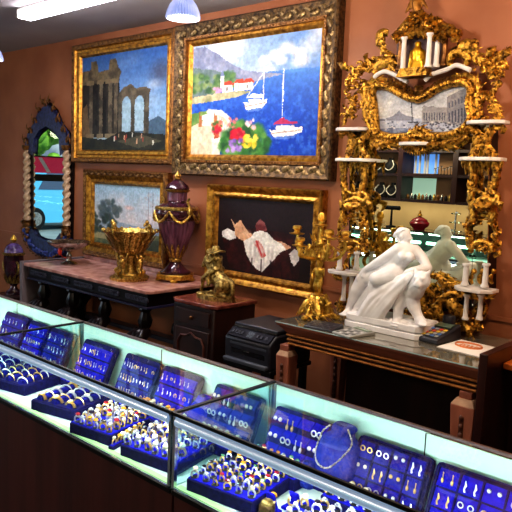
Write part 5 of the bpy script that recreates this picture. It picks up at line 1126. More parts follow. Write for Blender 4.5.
# --- drapery falling from the hand in a fan of folds
b = B()
for k in range(11):
    t_ = k/10; p0 = s_(372-70*t_*.9, 312+22*t_, -.475+.01*math.sin(k)); p1 = s_(285-135*t_, 430-10*t_+20*math.sin(PI*t_), -.485); p2 = s_(208-130*t_, 540-5*t_, -.475); p3 = s_(190-140*t_, 575, -.465)
    Q = smoothpath([p0, p1, p2, p3], 6); r = .015+.007*(k % 2)
    for i in range(len(Q)-1): c(Q[i], Q[i+1], r*(.75+.6*i/len(Q)), r*(.75+.6*(i+1)/len(Q)))
for k in range(7):
    t_ = k/6; Q = smoothpath([s_(150+24*k, 345, -.47), s_(140+15*k, 400, -.475), s_(150+6*k, 440+6*k, -.48)], 5)
    for i in range(len(Q)-1): c(Q[i], Q[i+1], .017, .014)
c(s_(300, 330, -.46), s_(380, 300, -.465), .026, .02)
figure('drapery', b, MARBLEW, ST, .0062, 3)
VELVETN = mat('neck_velvet', (34, 40, 112), .85, c2=(28, 34, 96), scale=40, spec=.15, sheen=.5)
ROPE = mat('rope_silver', (214, 206, 190), .3, .85, c2=(120, 110, 96), scale=160)
DVEL = mat('deep_blue_velvet', (30, 30, 140), .85, c2=(24, 24, 96), scale=60, spec=.15)  # deeper blue velvet for the darker boards and the rolls
# ------------------------------------------------------------------ glass showcases
ZC, ZD, YF, YB = .974, .735, -2.4675, -1.985
XJ, XW = -1.475, 1.213
DESC = {'second': 'long glass showcase in the middle with ring and bangle trays', 'right': 'glass showcase at front right with gem ring tray and blue bust', 'far': 'glass showcase at far left behind the bangle trays'}
def showcase(x0, x1, label):
    t = thing('display_case', label, 'display case', ((x0+x1)/2, (YF+YB)/2, 0))
    e = .004; xa, xb = x0+e, x1-e
    b = B(); b.box(xa, xb, YF+.01, YB, .08, ZD-.02); b.box(xa+.02, xb-.02, YF+.05, YB-.02, 0, .08); b.build('cabinet', CASEW, t, bevel=.003)
    B().box(xa, xb, YF+.006, YB, ZD-.02, ZD).build('deck', DECK, t, smooth=False)
    B().box(xa, xb, YF-.001, YF+.005, ZD-.006, ZD+.001).build('deck_trim', CHROME, t, smooth=False); B().box(xa, xb, YF, YF+.006, ZD-.022, ZD-.006).build('deck_edge', BLKMET, t, smooth=False)
    B().box(xa+.01, xb-.01, YF+.008, YF+.03, ZD, ZD+.004).build('light_strip', DECKE, t, smooth=False)
    xm = (xa+xb)/2
    B().box(xa+.012, xm+.004, YB-.012, YB-.006, ZD, ZC-.008).build('sliding_door', PANEL, t, smooth=False)
    B().box(xm-.004, xb-.012, YB-.020, YB-.014, ZD, ZC-.008).build('sliding_door', PANEL, t, smooth=False)
    B().box(xm-.0035, xm-.001, YB-.0225, YB-.02, ZD, ZC-.008).build('door_edge', BLKMET, t, smooth=False)
    B().add([(xa, YF, ZC), (xb, YF, ZC), (xb, YB, ZC), (xa, YB, ZC)], [(0, 1, 2, 3)]).build('top_glass', CASEGLASS, t, smooth=False)
    B().add([(xa, YF+.003, ZD), (xb, YF+.003, ZD), (xb, YF+.003, ZC), (xa, YF+.003, ZC)], [(0, 1, 2, 3)]).build('front_glass', CASEGLASS, t, smooth=False)
    for x in (xa, xb): B().add([(x, YF, ZD), (x, YB, ZD), (x, YB, ZC), (x, YF, ZC)], [(0, 1, 2, 3)]).build('end_glass', ENDGLASS, t, smooth=False)
    b = B(); b.box(xa, xb, YF-.002, YF+.006, ZC-.006, ZC+.004); b.build('front_frame', BLKMET, t, smooth=False)
    b = B(); b.box(xa, xb, YB-.008, YB+.002, ZC-.008, ZC+.002); b.build('rear_rail', mat('rear_rail', (120, 100, 100), .3, .7), t, smooth=False)
    for x in (xa, xb): B().box(x-.003, x+.003, YF, YB, ZC-.005, ZC+.003).build('end_frame', BLKMET, t, smooth=False)
    r = B().tube([(xa+.014, YF+.006, ZC-.024), (xb-.014, YF+.006, ZC-.024)], .0155, 14).build('light_rail', RAIL, t)
    B().tube([(xa+.02, YF+.017, ZC-.034), (xb-.02, YF+.017, ZC-.034)], .004, 8).build('light_tube', mat('case_light', (255, 255, 255), .5, emit=(222, 238, 255), es=9), t)
    for x in (xa+.006, xb-.006): B().box(x-.006, x+.006, YF-.001, YF+.011, ZD-.005, ZC-.002).build('corner_post', CHROME, t, smooth=False)
    for x in (xa+.004, xb-.004): B().box(x-.004, x+.004, YB-.012, YB, ZD, ZC-.004).build('rear_post', mat('post_grey', (140, 160, 160), .3, .6), t, smooth=False)
    light('AREA', 'case_light', ((xa+xb)/2, YF+.03, ZC-.045), 4.0, (.86, .94, 1), 1.15, rot=(math.radians(58), 0, 0), sy=.03)
    return t
showcase(XJ-2*XW, XJ-XW, 'glass showcase farthest left, partly cut off by the left edge')
showcase(XJ-XW, XJ, 'middle glass showcase with bangle, watch and ring trays at the front')
showcase(XJ, XJ+XW, 'front right glass showcase with the gem ring tray and blue necklace bust')

# ---- jewellery kinds
def ring_mesh(n=14, k=6, R=.0105, r=.0022):
    b = B(); b.tube([(R*math.cos(2*PI*i/n), 0, R*.55+R*math.sin(2*PI*i/n)) for i in range(n)], [r*(1+.5*max(0, math.sin(2*PI*i/n))) for i in range(n)], k, closed=True); return b
def gem_mesh(kind):
    b = B(); z = .0185
    if kind in ('pearl', 'cream'): b.ell((0, 0, z+.003), (.0072, .0072, .0062), 10, 6)
    elif kind == 'white':
        b.ell((0, 0, z+.002), (.0052, .0048, .004), 8, 4)
        for q in range(6): b.ell((.0068*math.cos(q*PI/3), .006*math.sin(q*PI/3), z), .0019, 5, 3)
    else:
        b.add([(.0085*math.cos(k*PI/4), .007*math.sin(k*PI/4), z+.003) for k in range(8)]+[(.005*math.cos(k*PI/4), .0042*math.sin(k*PI/4), z+.007) for k in range(8)]+[(0, 0, z-.003)],
              [(k, (k+1) % 8, 8+(k+1) % 8, 8+k) for k in range(8)]+[tuple(range(8, 16))]+[(16, (k+1) % 8, k) for k in range(8)])
    return b
RB, GB = {}, {}
for nm, m in (('gold', RGOLD), ('silver', RSILV)):
    o = ring_mesh().build('ring', m); RB[nm] = o.data; bpy.data.objects.remove(o)
for kd in GEMS: o = gem_mesh(kd).build('gemstone', GEMS[kd], ang=20); GB[kd] = o.data; bpy.data.objects.remove(o)
def put(name, data, M, label, cat, group, par=None):
    o = bpy.data.objects.new(name, data); col.objects.link(o)
    if par is not None: o.parent = par
    else: o.matrix_world = M
    if label: tag(o, label, cat, group)
    return o
STW = {'white': 'white stone', 'red': 'red stone', 'green': 'green stone', 'amber': 'amber stone', 'blue': 'blue stone', 'dark': 'dark stone', 'pearl': 'pearl', 'cream': 'cream stone'}
def ring(M, metal, kind, label, group, sc=1.0):
    o = put('ring', RB[metal], M @ Matrix.Scale(sc, 4), label, 'ring', group); put('gemstone', GB[kind], None, None, None, None, o); return o
def tray_obj(name, label, x, y, w, d, h, rot, z=ZD, tilt=0, m=VELVET, pads=None, cat='tray'):
    """velvet display tray; returns its frame matrix with origin at the front-left top corner"""
    M = Matrix.Translation((x, y, z)) @ Matrix.Rotation(rot, 4, 'Z') @ Matrix.Rotation(tilt, 4, 'X')
    t = thing(name, label, cat, (x, y, z)); t.rotation_euler = (tilt, 0, rot)
    def add(nm, b, mm, bev=0): o = b.build(nm, mm, None, bevel=bev); o.parent = t; return o
    add('tray_box', B().box(0, w, 0, d, 0.001, h-.004), VELVETD, .003); add('velvet_pad', B().box(.003, w-.003, .003, d-.003, h-.004, h), m, .003)
    return t, M @ Matrix.Translation((0, 0, h)), add
def ring_tray(name, label, short, x, y, w, d, h, rot, nx, ny, kinds, metals, sc=1.0, skip=.06, tilt=0, jit=.0035, mg=.022):
    t, M, add = tray_obj(name, label, x, y, w, d, h, rot, tilt=tilt)
    b = B(); k = 0
    for j in range(ny):
        for i in range(nx):
            if rnd.random() < skip: continue
            u = mg+(w-2*mg)*(i/(max(1, nx-1)))+rnd.uniform(-jit, jit); v = mg*.8+(d-1.7*mg)*(j/max(1, ny-1))+rnd.uniform(-jit, jit)
            b.lathe([(.0125, h), (.0125, h+.0012), (.004, h+.0014)], (u, v, 0), 10)
            kd, mt = rnd.choice(kinds), rnd.choice(metals)
            ring(M @ Matrix.Translation((u, v, .0015)) @ Matrix.Rotation(rnd.uniform(-.35, .35), 4, 'Z') @ Matrix.Rotation(rnd.uniform(-.25, .1), 4, 'X'), mt, kd,
                 f'{mt} ring with {STW[kd]}, {ordw(i)} in {ordw(j)} row of {short}', 'rings in the '+short, sc*rnd.uniform(.85, 1.15))
    add('ring_slots', b, BLKV); return t
G = W(186.6, 478.3, z=.78); G2_ = W(242, 507, z=.78)
MIX = ['white', 'white', 'dark', 'amber', 'dark', 'white', 'red', 'white', 'dark', 'cream', 'green']
ring_tray('ring_tray', 'blue velvet ring tray at front left corner of the right showcase', 'corner tray', -1.425, -2.448, .245, .205, .045, .14, 6, 6, MIX, ['gold', 'gold', 'silver'], 1.05)
ring_tray('ring_tray', 'blue velvet tray of big pearl rings left of the case corner', 'pearl tray', -1.765, -2.445, .25, .22, .045, .16, 6, 6, ['pearl', 'white', 'pearl', 'cream', 'dark', 'white', 'cream'], ['silver', 'gold'], 1.42, tilt=.03)
ring_tray('ring_tray', 'blue velvet tray of mixed rings in the middle of the front row', 'mixed tray', -2.052, -2.462, .205, .21, .045, .18, 6, 6, ['white', 'cream', 'white', 'amber', 'dark', 'cream', 'white', 'red'], ['gold', 'silver', 'gold'], 1.3)
ring_tray('ring_tray', 'narrow blue tray with two ring rows behind the mixed ring tray', 'narrow tray', -2.015, -2.225, .28, .075, .045, .03, 7, 2, ['cream', 'amber', 'white'], ['gold'], 1.2)
ring_tray('ring_tray', 'blue ring pad beneath the light rail between two leaning earring boards', 'inner pad', -1.70, -2.205, .215, .085, .04, 0.02, 7, 3, ['white', 'white', 'cream'], ['gold', 'silver'], 1.0)
ring_tray('ring_tray', 'low blue ring pad at the foot of the flap board, right showcase', 'lower pad', -1.44, -2.215, .25, .10, .042, .0, 8, 3, ['dark', 'red', 'white', 'green', 'amber'], ['gold'], 1.0)
ring_tray('ring_tray', 'blue tray of large silver rings at the bottom edge, right of the bust', 'bottom tray', -1.085, -2.42, .26, .155, .04, .04, 6, 4, ['white', 'dark', 'pearl', 'white'], ['silver', 'silver', 'gold'], 1.2)
ring_tray('ring_tray', 'dark pad of chunky silver rings at the foot of the square earring board', 'chunky pad', -1.09, -2.215, .22, .085, .035, .0, 5, 3, ['white', 'cream', 'white', 'pearl'], ['silver', 'silver', 'gold'], 1.3)
ring_tray('ring_tray', 'blue pad of clustered gem rings near the back of the middle showcase', 'cluster pad', -2.04, -2.19, .20, .075, .035, .02, 8, 3, ['amber', 'blue', 'cream', 'amber', 'white', 'green'], ['gold'], 1.25)
ring_tray('ring_tray', 'small ring pad in front of the second leaning earring board', 'small pad', -2.40, -2.20, .16, .06, .03, 0, 5, 2, ['white', 'cream'], ['gold', 'silver'], 1.0)

# bangles and watches
def bangle_mesh(kind):
    b = B(); n = 22
    if kind == 'watch':
        for i in range(13):
            a = PI*.08+PI*.84*i/12; c, s = .026*math.cos(a), .026*math.sin(a)
            b.box(c-.0035, c+.0035, -.006, .006, s*.8-.0012, s*.8+.0012)
        b.lathe([(.011, 0), (.0125, .002), (.0125, .006), (.010, .008)], (0, 0, .019), 16)
    else: b.tube([(.027*math.cos(PI*i/(n-1)), 0, .022*math.sin(PI*i/(n-1))) for i in range(n)], [.0015+.0016*math.sin(PI*i/(n-1)) for i in range(n)], 7)
    return b
BM = {}
for kd in ('bangle', 'watch'):
    for nm, m in (('gold', RGOLD), ('silver', RSILV)): o = bangle_mesh(kd).build(kd, m); BM[kd, nm] = o.data; bpy.data.objects.remove(o)
o = B().lathe([(.0098, .0271), (.0098, .0275), (.002, .0276)], (0, 0, 0), 16).build('dial', GEMS['cream']); DIAL = o.data; bpy.data.objects.remove(o)
def bangle_tray(label, short, x, y, w, d, h, rot, nx, ny, seq):
    t, M, add = tray_obj('bangle_tray', label, x, y, w, d, h, rot, m=VELVETD)
    k = 0
    for j in range(ny): add('velvet_roll', B().tube([(w*(j+.5)/ny, .008, h+.002), (w*(j+.5)/ny, d-.008, h+.002)], .017, 12, sq=.7), DVEL)
    for j in range(ny):
        for i in range(nx):
            u, v = w*(j+.5)/ny, .022+(d-.044)*(i/(nx-1))+rnd.uniform(-.004, .004); kd, mt = seq[k % len(seq)]; k += 1
            o = put(kd, BM[kd, mt], M @ Matrix.Translation((u, v, .002)) @ Matrix.Rotation(rnd.uniform(-.25, .25), 4, 'Z') @ Matrix.Scale(rnd.uniform(.95, 1.1), 4), f'{mt} {"wristwatch" if kd == "watch" else "bangle"}, {ordw(i)} on {ordw(j)} roll of {short}', 'watch' if kd == 'watch' else 'bangle', 'bracelets on the '+short)
            if kd == 'watch': put('dial', DIAL, None, None, None, None, o)
bangle_tray('dark blue tray of thin bangles near the left edge', 'left bangle tray', -2.745, -2.435, .23, .21, .045, .22, 5, 3, [('bangle', 'gold'), ('bangle', 'silver'), ('bangle', 'gold')])
bangle_tray('dark blue tray of watches and gold bangles, second from left edge', 'second bangle tray', -2.36, -2.445, .235, .215, .045, .24, 5, 3, [('watch', 'gold'), ('bangle', 'gold'), ('watch', 'silver'), ('bangle', 'silver'), ('watch', 'gold')])
bangle_tray('blue tray of pale bracelets cut off by the left edge', 'edge bracelet tray', -3.03, -2.42, .24, .21, .045, .2, 5, 3, [('bangle', 'silver')])
# long flat chain trays with bracelets behind the front row
o = B().tube([(-.06+.12*i/24, .003*math.sin(i*1.3), .003) for i in range(25)], .0022, 6).build('bracelet', RSILV); BR = o.data; bpy.data.objects.remove(o)
for i, (x, y, w, r, lb, sh) in enumerate([(-2.73, -2.20, .24, .05, 'flat blue tray of chain bracelets behind the left bangle tray', 'left chain tray'), (-2.36, -2.205, .25, .05, 'flat blue tray of chain bracelets behind the watch tray', 'right chain tray'), (-3.05, -2.19, .25, .05, 'flat blue chain tray at the left edge of the far showcase', 'edge chain tray')]):
    t, M, add = tray_obj('bracelet_tray', lb, x, y, w, .075, .03, r)
    for k in range(4): put('bracelet', BR, M @ Matrix.Translation((w/2, .012+.017*k, 0)) @ Matrix.Scale(1.5, 4), f'silver chain bracelet, {ordw(k)} from the front in {sh}', 'bracelet', 'bracelets in the '+sh)
for k, (x, y) in enumerate([(-1.83, -2.445), (-1.845, -2.40)]):
    t, M, add = tray_obj('ring_bar', ['slim blue ring bar lying nearest the glass, left of the pearl tray', 'slim blue ring bar behind another, left of the pearl tray'][k], x-.005, y, .022, .20-.03*k, .018, .30, cat='ring bar')
    for i in range(6): kd = ['cream', 'amber', 'white'][i % 3]; ring(M @ Matrix.Translation((.011, .02+.03*i*(1-.15*k), 0)) @ Matrix.Rotation(PI/2, 4, 'Z'), 'gold', kd, f'gold ring with {STW[kd]}, {ordw(i)} from the front on the {["nearest", "rear"][k]} ring bar', 'rings on the ring bars', 1.0)

# earrings
def ear_mesh(kind):
    b = B()
    if kind == 'drop': b.tube([(0, -.001, .004), (0, -.004, .007), (0, -.004, 0), (0, -.003, -.006)], .0012, 5); b.ell((0, -.004, -.0115), (.0036, .003, .0068), 7, 5)
    elif kind == 'hoop': b.tube([(.0062*math.cos(2*PI*i/12), -.003, -.004+.0062*math.sin(2*PI*i/12)) for i in range(12)], .0017, 5, closed=True)
    elif kind == 'stud': b.ell((0, -.003, 0), (.0052, .004, .0052), 8, 5)
    else: b.tube([(0, -.003, .004), (.002, -.004, -.006), (-.001, -.004, -.014), (.001, -.003, -.021)], [.0012, .0028, .002, .003], 6)
    return b
EM = {}
for kd in ('drop', 'hoop', 'stud', 'long'):
    for nm, m in (('gold', RGOLD), ('silver', RSILV), ('pearl', GEMS['pearl'])): o = ear_mesh(kd).build('earring', m); EM[kd, nm] = o.data; bpy.data.objects.remove(o)
EW = {'drop': 'drop earring', 'hoop': 'hoop earring', 'stud': 'stud earring', 'long': 'dangling earring'}
LEAN = math.radians(24)
def board(label, short, x0, x1, top=.911, ytop=-2.03, z0=ZD, kind='rows', rows=3, nx=9, seq=None, m=VELVET, sc=1.0, rot=0, extra=None):
    w = x1-x0; Ls = (top-z0)/math.cos(LEAN); y0 = ytop-(top-z0)*math.tan(LEAN)
    M = Matrix.Translation((x0, y0, z0)) @ Matrix.Rotation(rot, 4, 'Z') @ Matrix.Rotation(-LEAN, 4, 'X')      # local: x across, z up the slope, -y towards viewer
    t = thing('earring_board', label, 'earring display', (x0, y0, z0)); t.rotation_euler = (-LEAN, 0, rot)
    def add(nm, b, mm, bev=0): o = b.build(nm, mm, None, bevel=bev); o.parent = t; return o
    e = .012; P = [(0, .002), (w, .002), (w, Ls-e), (w-e*.3, Ls-e*.3), (w-e, Ls), (e, Ls), (e*.3, Ls-e*.3), (0, Ls-e)]
    add('board', B().prism(P, 0, .022), VELVETD, .004)
    add('back_strut', B().hexa([(w*.4, .02, Ls*.5), (w*.6, .02, Ls*.5), (w*.6, .025, Ls*.55), (w*.4, .025, Ls*.55), (w*.4, .022, Ls*.62), (w*.6, .022, Ls*.62), (w*.6, .027, Ls*.66), (w*.4, .027, Ls*.66)]), VELVETD)
    k = 0
    if kind == 'rows':
        for j in range(rows):
            zt = Ls-.018-(Ls-.03)*j/rows; hh = (Ls-.03)/rows
            add('flap', B().hexa([(.008, -.012, zt-hh*.86), (w-.008, -.012, zt-hh*.86), (w-.008, -.002, zt-hh*.86), (.008, -.002, zt-hh*.86), (.008, -.004, zt), (w-.008, -.004, zt), (w-.008, 0, zt), (.008, 0, zt)]), m)
            for i in range(nx):
                if rnd.random() < .14: continue
                kd, mt = seq[rnd.randrange(len(seq))]; u = rnd.uniform(-.004, .004)+.018+(w-.036)*i/(nx-1)
                put('earring', EM[kd, mt], M @ Matrix.Translation((u, -.0075, zt-hh*.36)) @ Matrix.Rotation(LEAN*.7, 4, 'X') @ Matrix.Scale(sc*rnd.uniform(.8, 1.45), 4), f'{mt} {EW[kd]}, {ordw(i)} in {ordw(j)} row of {short}', 'earring', 'earrings on the '+short)
    elif kind == 'flaps':
        for j in range(rows):
            hh = (Ls-.02)/rows; zt = Ls-.010-hh*j
            for i in range(nx):
                ww = (w-.012)/nx; u0 = .006+ww*i
                add('flap', B().hexa([(u0+.002, -.020, zt-hh*.62), (u0+ww-.002, -.020, zt-hh*.62), (u0+ww-.002, -.016, zt-hh*.62), (u0+.002, -.016, zt-hh*.62), (u0+.002, -.002, zt), (u0+ww-.002, -.002, zt), (u0+ww-.002, .002, zt), (u0+.002, .002, zt)]), m)
                add('flap_side', B().box(u0+.004, u0+ww-.004, -.006, -.001, zt-hh*.9, zt-hh*.5), VELVETD)
                if (i, j) in ((2, 0),): continue
                for s in (0, 1):
                    kd, mt = seq[(i+j*2) % len(seq)]
                    put('earring', EM[kd, mt], M @ Matrix.Translation((u0+ww*(.3+.4*s), -.017, zt-hh*.5)) @ Matrix.Rotation(LEAN*.6, 4, 'X') @ Matrix.Scale(sc, 4), f'{("left","right")[s]} {mt} {EW[kd]} on {ordw(i)} flap of {ordw(j)} row, {short}', 'earring', 'earrings on the '+short)
    else:
        ww, hh = (w-.016)/nx, (Ls-.016)/rows
        b = B()
        for i in range(nx+1): b.box(.008+ww*i-.0022, .008+ww*i+.0022, -.012, .0, .008, Ls-.008)
        for j in range(rows+1): b.box(.008, w-.008, -.012, .0, .008+hh*j-.0022, .008+hh*j+.0022)
        add('grid_frame', b, VELVETD)
        for j in range(rows):
            for i in range(nx):
                u0, zt = .008+ww*i, Ls-.008-hh*j
                add('velvet_square', B().hexa([(u0+.003, -.009, zt-hh+.003), (u0+ww-.003, -.009, zt-hh+.003), (u0+ww-.003, -.001, zt-hh+.003), (u0+.003, -.001, zt-hh+.003), (u0+.003, -.003, zt-.003), (u0+ww-.003, -.003, zt-.003), (u0+ww-.003, 0, zt-.003), (u0+.003, 0, zt-.003)]), m)
                for s in (0, 1):
                    kd, mt = seq[(i+j*nx) % len(seq)]
                    put('earring', EM[kd, mt], M @ Matrix.Translation((u0+ww*(.28+.44*s), -.008, zt-hh*.36)) @ Matrix.Rotation(LEAN*.5, 4, 'X') @ Matrix.Scale(sc, 4), f'{("left","right")[s]} {mt} {EW[kd]} in {ordw(i)} square of {ordw(j)} row, {short}', 'earring', 'earrings on the '+short)
    return t, add
SQ1 = [('drop', 'silver'), ('hoop', 'gold'), ('drop', 'pearl'), ('long', 'silver'), ('drop', 'gold')]
board('dark earring board farthest left, cut by the left edge', 'edge board', -3.36, -3.13, seq=SQ1, rows=3, nx=7, m=DVEL, top=.915)
board('blue earring board standing right of the edge board in the far showcase', 'far board', -3.10, -2.925, seq=SQ1, rows=3, nx=7, m=VELVET)
board('dark blue earring board just left of the first glass divider', 'divider board', -2.895, -2.70, seq=SQ1, rows=3, nx=7, m=DVEL)
board('blue earring board just right of the first glass divider', 'left board', -2.605, -2.37, seq=SQ1, rows=3, nx=11)
board('dark blue earring board in the middle of the middle showcase', 'centre board', -2.285, -2.062, seq=SQ1, rows=3, nx=11, m=DVEL)
board('blue earring board touching the centre board on its right', 'right board', -2.03, -1.815, seq=SQ1, rows=3, nx=8, top=.912)
board('blue flap earring board seen through the glass between the two cases', 'inner board', -1.725, -1.495, seq=[('stud', 'pearl'), ('drop', 'silver'), ('hoop', 'silver')], rows=3, nx=4, kind='flaps', m=VELVETB, sc=1.4)
board('bright blue flap board left of the necklace bust', 'flap board', -1.425, -1.19, seq=[('stud', 'silver'), ('drop', 'gold'), ('stud', 'pearl'), ('hoop', 'silver'), ('drop', 'silver')], rows=3, nx=4, kind='flaps', top=.905, sc=1.5)
board('blue earring board with square cells right of the bust', 'square board', -1.078, -.832, seq=[('hoop', 'gold'), ('hoop', 'silver'), ('stud', 'silver'), ('long', 'silver'), ('stud', 'pearl'), ('long', 'gold'), ('stud', 'gold'), ('drop', 'gold')], rows=3, nx=4, kind='grid', sc=1.25, m=mat('violet_velvet', (32, 32, 150), .85, c2=(24, 24, 120), scale=60, spec=.15), top=.904)
board('blue earring board with square cells in the bottom right corner', 'corner board', -.812, -.53, seq=[('drop', 'gold'), ('long', 'silver'), ('stud', 'dark') if False else ('stud', 'silver'), ('drop', 'silver'), ('long', 'gold'), ('hoop', 'silver'), ('hoop', 'gold'), ('stud', 'silver')], rows=3, nx=4, kind='grid', sc=1.25, top=.904)

# necklace busts and stands
def bust(label, x, y, z, h, w, m, lean=.42, rz=0):
    t = thing('necklace_bust', label, 'necklace bust', (x, y, z)); t.rotation_euler = (-lean, 0, rz)
    P = []
    for a, q in [(-.36, 0), (.36, 0), (.5, .12), (.52, .4), (.46, .62), (.36, .74), (.25, .80), (.22, .87), (.25, .94), (.13, 1.0), (-.13, 1.0), (-.25, .94), (-.22, .87), (-.25, .80), (-.36, .74), (-.46, .62), (-.52, .4), (-.5, .12)]: P.append((a*w, q*h+.002))
    P = [(p[0], p[2]) for p in smoothpath([(a, 0, q) for a, q in P]+[(P[0][0], 0, P[0][1])], 4)[:-1]]
    b = B(); n = len(P); cxm, czm = 0, h*.5; V = []; Fc = []
    for s, yy in ((1, .03), (1, .0), (.93, -.014), (.7, -.026), (.35, -.032)):
        for x_, z_ in P: V.append((cxm+(x_-cxm)*s, yy, czm+(z_-czm)*s))
    for r in range(4):
        for k in range(n): k2 = (k+1) % n; Fc.append((r*n+k, r*n+k2, (r+1)*n+k2, (r+1)*n+k))
    Fc.append(tuple(range(4*n, 5*n))); Fc.append(tuple(reversed(range(n)))); b.add(V, Fc); o = b.build('bust_front', m, None, ang=60); o.parent = t
    o = B().ell((0, -.006, h*.925), (w*.215, .016, h*.085), 20, 12).build('neck_cap', VELVETN, None); o.parent = t
    b = B(); b.hexa([(-.02, .03, h*.1), (.02, .03, h*.1), (.02, .03, h*.7), (-.02, .03, h*.7), (-.02, .05, h*.1), (.02, .05, h*.1), (.02, .04, h*.7), (-.02, .04, h*.7)]); o = b.build('easel', m, None); o.parent = t
    return t
def necklace(t, label, w, h, pts, r, m, cat='necklace', twist=True):
    M = Matrix.Translation(t.location) @ Matrix.Rotation(t.rotation_euler.z, 4, 'Z') @ Matrix.Rotation(t.rotation_euler.x, 4, 'X')
    Q = smoothpath([(a*w, -.003-float(np.interp(max(abs(a)/.5, abs(q-.5)/.5), [0, .35, .7, .93, 1], [.032, .032, .026, .014, 0.002])), q*h) for a, q in pts], 8); b = B()
    for i, p in enumerate(Q): b.ell(p, (r*(1.0+.25*math.sin(i*1.9)),)*3, 7, 5)
    b.tube(Q, r*.6, 6); b.v = [tuple(M @ Vector(p)) for p in b.v]; return tag(b.build('necklace', m), label, cat)
bt = bust('large blue velvet necklace bust between two earring boards, right showcase', -1.128, -2.12, ZD+.045, .170, .138, VELVETB)
B().box(-1.20, -1.06, -2.15, -2.05, ZD+.001, ZD+.044).build('riser', VELVETD, None)
tag(bpy.data.objects['riser'], 'low dark velvet riser beneath the large blue bust', 'riser')
necklace(bt, 'twisted silver rope necklace on the large blue bust', .138, .170, [(-.24, .88), (-.38, .74), (-.46, .52), (-.43, .32), (-.28, .17), (-.08, .12), (.12, .2), (.32, .42), (.42, .68), (.24, .90)], .0032, ROPE)
b2_ = bust('plain blue velvet bust between two earring boards in the middle showcase', -1.772, -2.10, ZD, .135, .10, VELVET)
b3_ = bust('small blue bust in front of the large bust', -1.195, -2.17, ZD+.0, .085, .06, VELVETB)
# small stands at the bottom edge
for k, (x, y, h_) in enumerate([(-1.165, -2.36, .06), (-1.125, -2.30, .055)]):
    t = thing('ring_stand', ['blue velvet ring stand nearest the bottom edge, right of the corner tray', 'blue velvet ring stand just behind another, left of bottom tray'][k], 'ring stand', (x, y, ZD))
    B().box(x-.03, x+.03, y-.02, y+.025, ZD+.001, ZD+.010).build('base', VELVET, t, bevel=.003)
    B().hexa([(x-.018, y+.012, ZD+.01), (x+.018, y+.012, ZD+.01), (x+.018, y+.022, ZD+.01), (x-.018, y+.022, ZD+.01), (x-.015, y-.004, ZD+h_), (x+.015, y-.004, ZD+h_), (x+.015, y+.006, ZD+h_), (x-.015, y+.006, ZD+h_)]).build('upright', VELVET, t, bevel=.003)
    ring(Matrix.Translation((x, y-.006, ZD+h_*.45)) @ Matrix.Rotation(-.9, 4, 'X'), 'gold', ['amber', 'white'][k], f'gold ring with {["amber", "white"][k]} stone hung on the {["nearer", "rear"][k]} small ring stand', None, 1.5)
JX, JY, _ = W(267, 507, z=.76)
t = thing('jewel_box', 'small gilded round box on the white deck beside the corner ring tray', 'box', (JX, JY, ZD))
B().lathe([(.022, .001), (.024, .01), (.024, .03), (.02, .036)], (JX, JY, ZD), 20).build('body', GOLDD, t); B().ell((JX, JY, ZD+.037), (.02, .02, .012), 14, 8).build('lid', BRONZE, t)
for k, (x, y) in enumerate([(-2.79, -2.13), (-2.66, -2.145), (-2.96, -2.15)]):
    tag(B().lathe([(.018, .0), (.024, .004), (.026, .010), (.020, .014), (.004, .015)], (x, y, ZD+.001), 20).build('white_puck', WHITEP), ['round white ring puck in front of the divider board', 'round white ring puck under the glass divider', 'round white ring puck in front of the far board'][k], 'ring puck')
# ------------------------------------------------------------------ the other side of the shop, seen in the gilt mirror
def rear(u, v, Y): p = W(u, v, y=Y); return (p[0], -Y, p[2])
# wall cabinet with shelves
RY = -6.98; cx0, cx1, cz0, cz1 = -8.6, -2.6, 1.37, 2.55
t = thing('wall_cabinet', 'dark open wall cabinet with lit shelves of necklaces, reflected in the gilt mirror', 'cabinet', ((cx0+cx1)/2, RY, cz0))
b = B(); b.box(cx0, cx1, RY, RY+.02, cz0, cz1); b.build('back_panel', mat('cabinet_tan', (176, 132, 92), .6, c2=(160, 118, 80), scale=3), t, smooth=False)
for z in (cz0, 1.80, 2.2, cz1-.04): B().box(cx0, cx1, RY+.02, RY+.40, z, z+.045).build('shelf', DWOOD, t, smooth=False)
ups = [cx0, -7.1, -5.90, -4.90, -3.8, cx1-.06]
for x in ups: B().box(x, x+.09, RY+.02, RY+.41, cz0, cz1).build('upright', DWOOD, t, smooth=False)
B().box(-5.80, -5.34, RY+.021, RY+.03, 1.86, 2.19).build('glow_panel', mat('blue_glow_glass', (120, 170, 240), .4, emit=(110, 165, 255), es=.9, c2=(60, 110, 220), scale=3), t, smooth=False)  # blue glass back panel, no lamp; its brightness is put in as glow
B().box(-5.80, -5.36, RY+.021, RY+.03, 1.43, 1.78).build('glow_panel', mat('pale_glow_glass', (206, 236, 226), .4, emit=(200, 240, 226), es=.5), t, smooth=False)  # pale mirror panel, its brightness likewise put in as glow
b = B()
for x in (-5.78, -5.70, -5.60, -5.55, -5.40): B().box(x, x+.035, RY+.031, RY+.05, 1.86, 2.19).build('panel_bar', WHITEP if x != -5.62 else BLKMET, t, smooth=False)
light('AREA', 'cabinet_fill', (-5.8, RY+.7, 2.5), 22, (1, .9, .8), 4.5, rot=(-.6, 0, 0), sy=.1)  # added in front of the cabinet to brighten its back panel
light('AREA', 'rear_wall_fill', (-5.8, RY+.30, cz0-.02), 16, (1, .86, .66), 4.5, rot=(-.5, 0, 0), sy=.06)  # added to brighten the rear wall below the cabinet; no strip fitting modelled
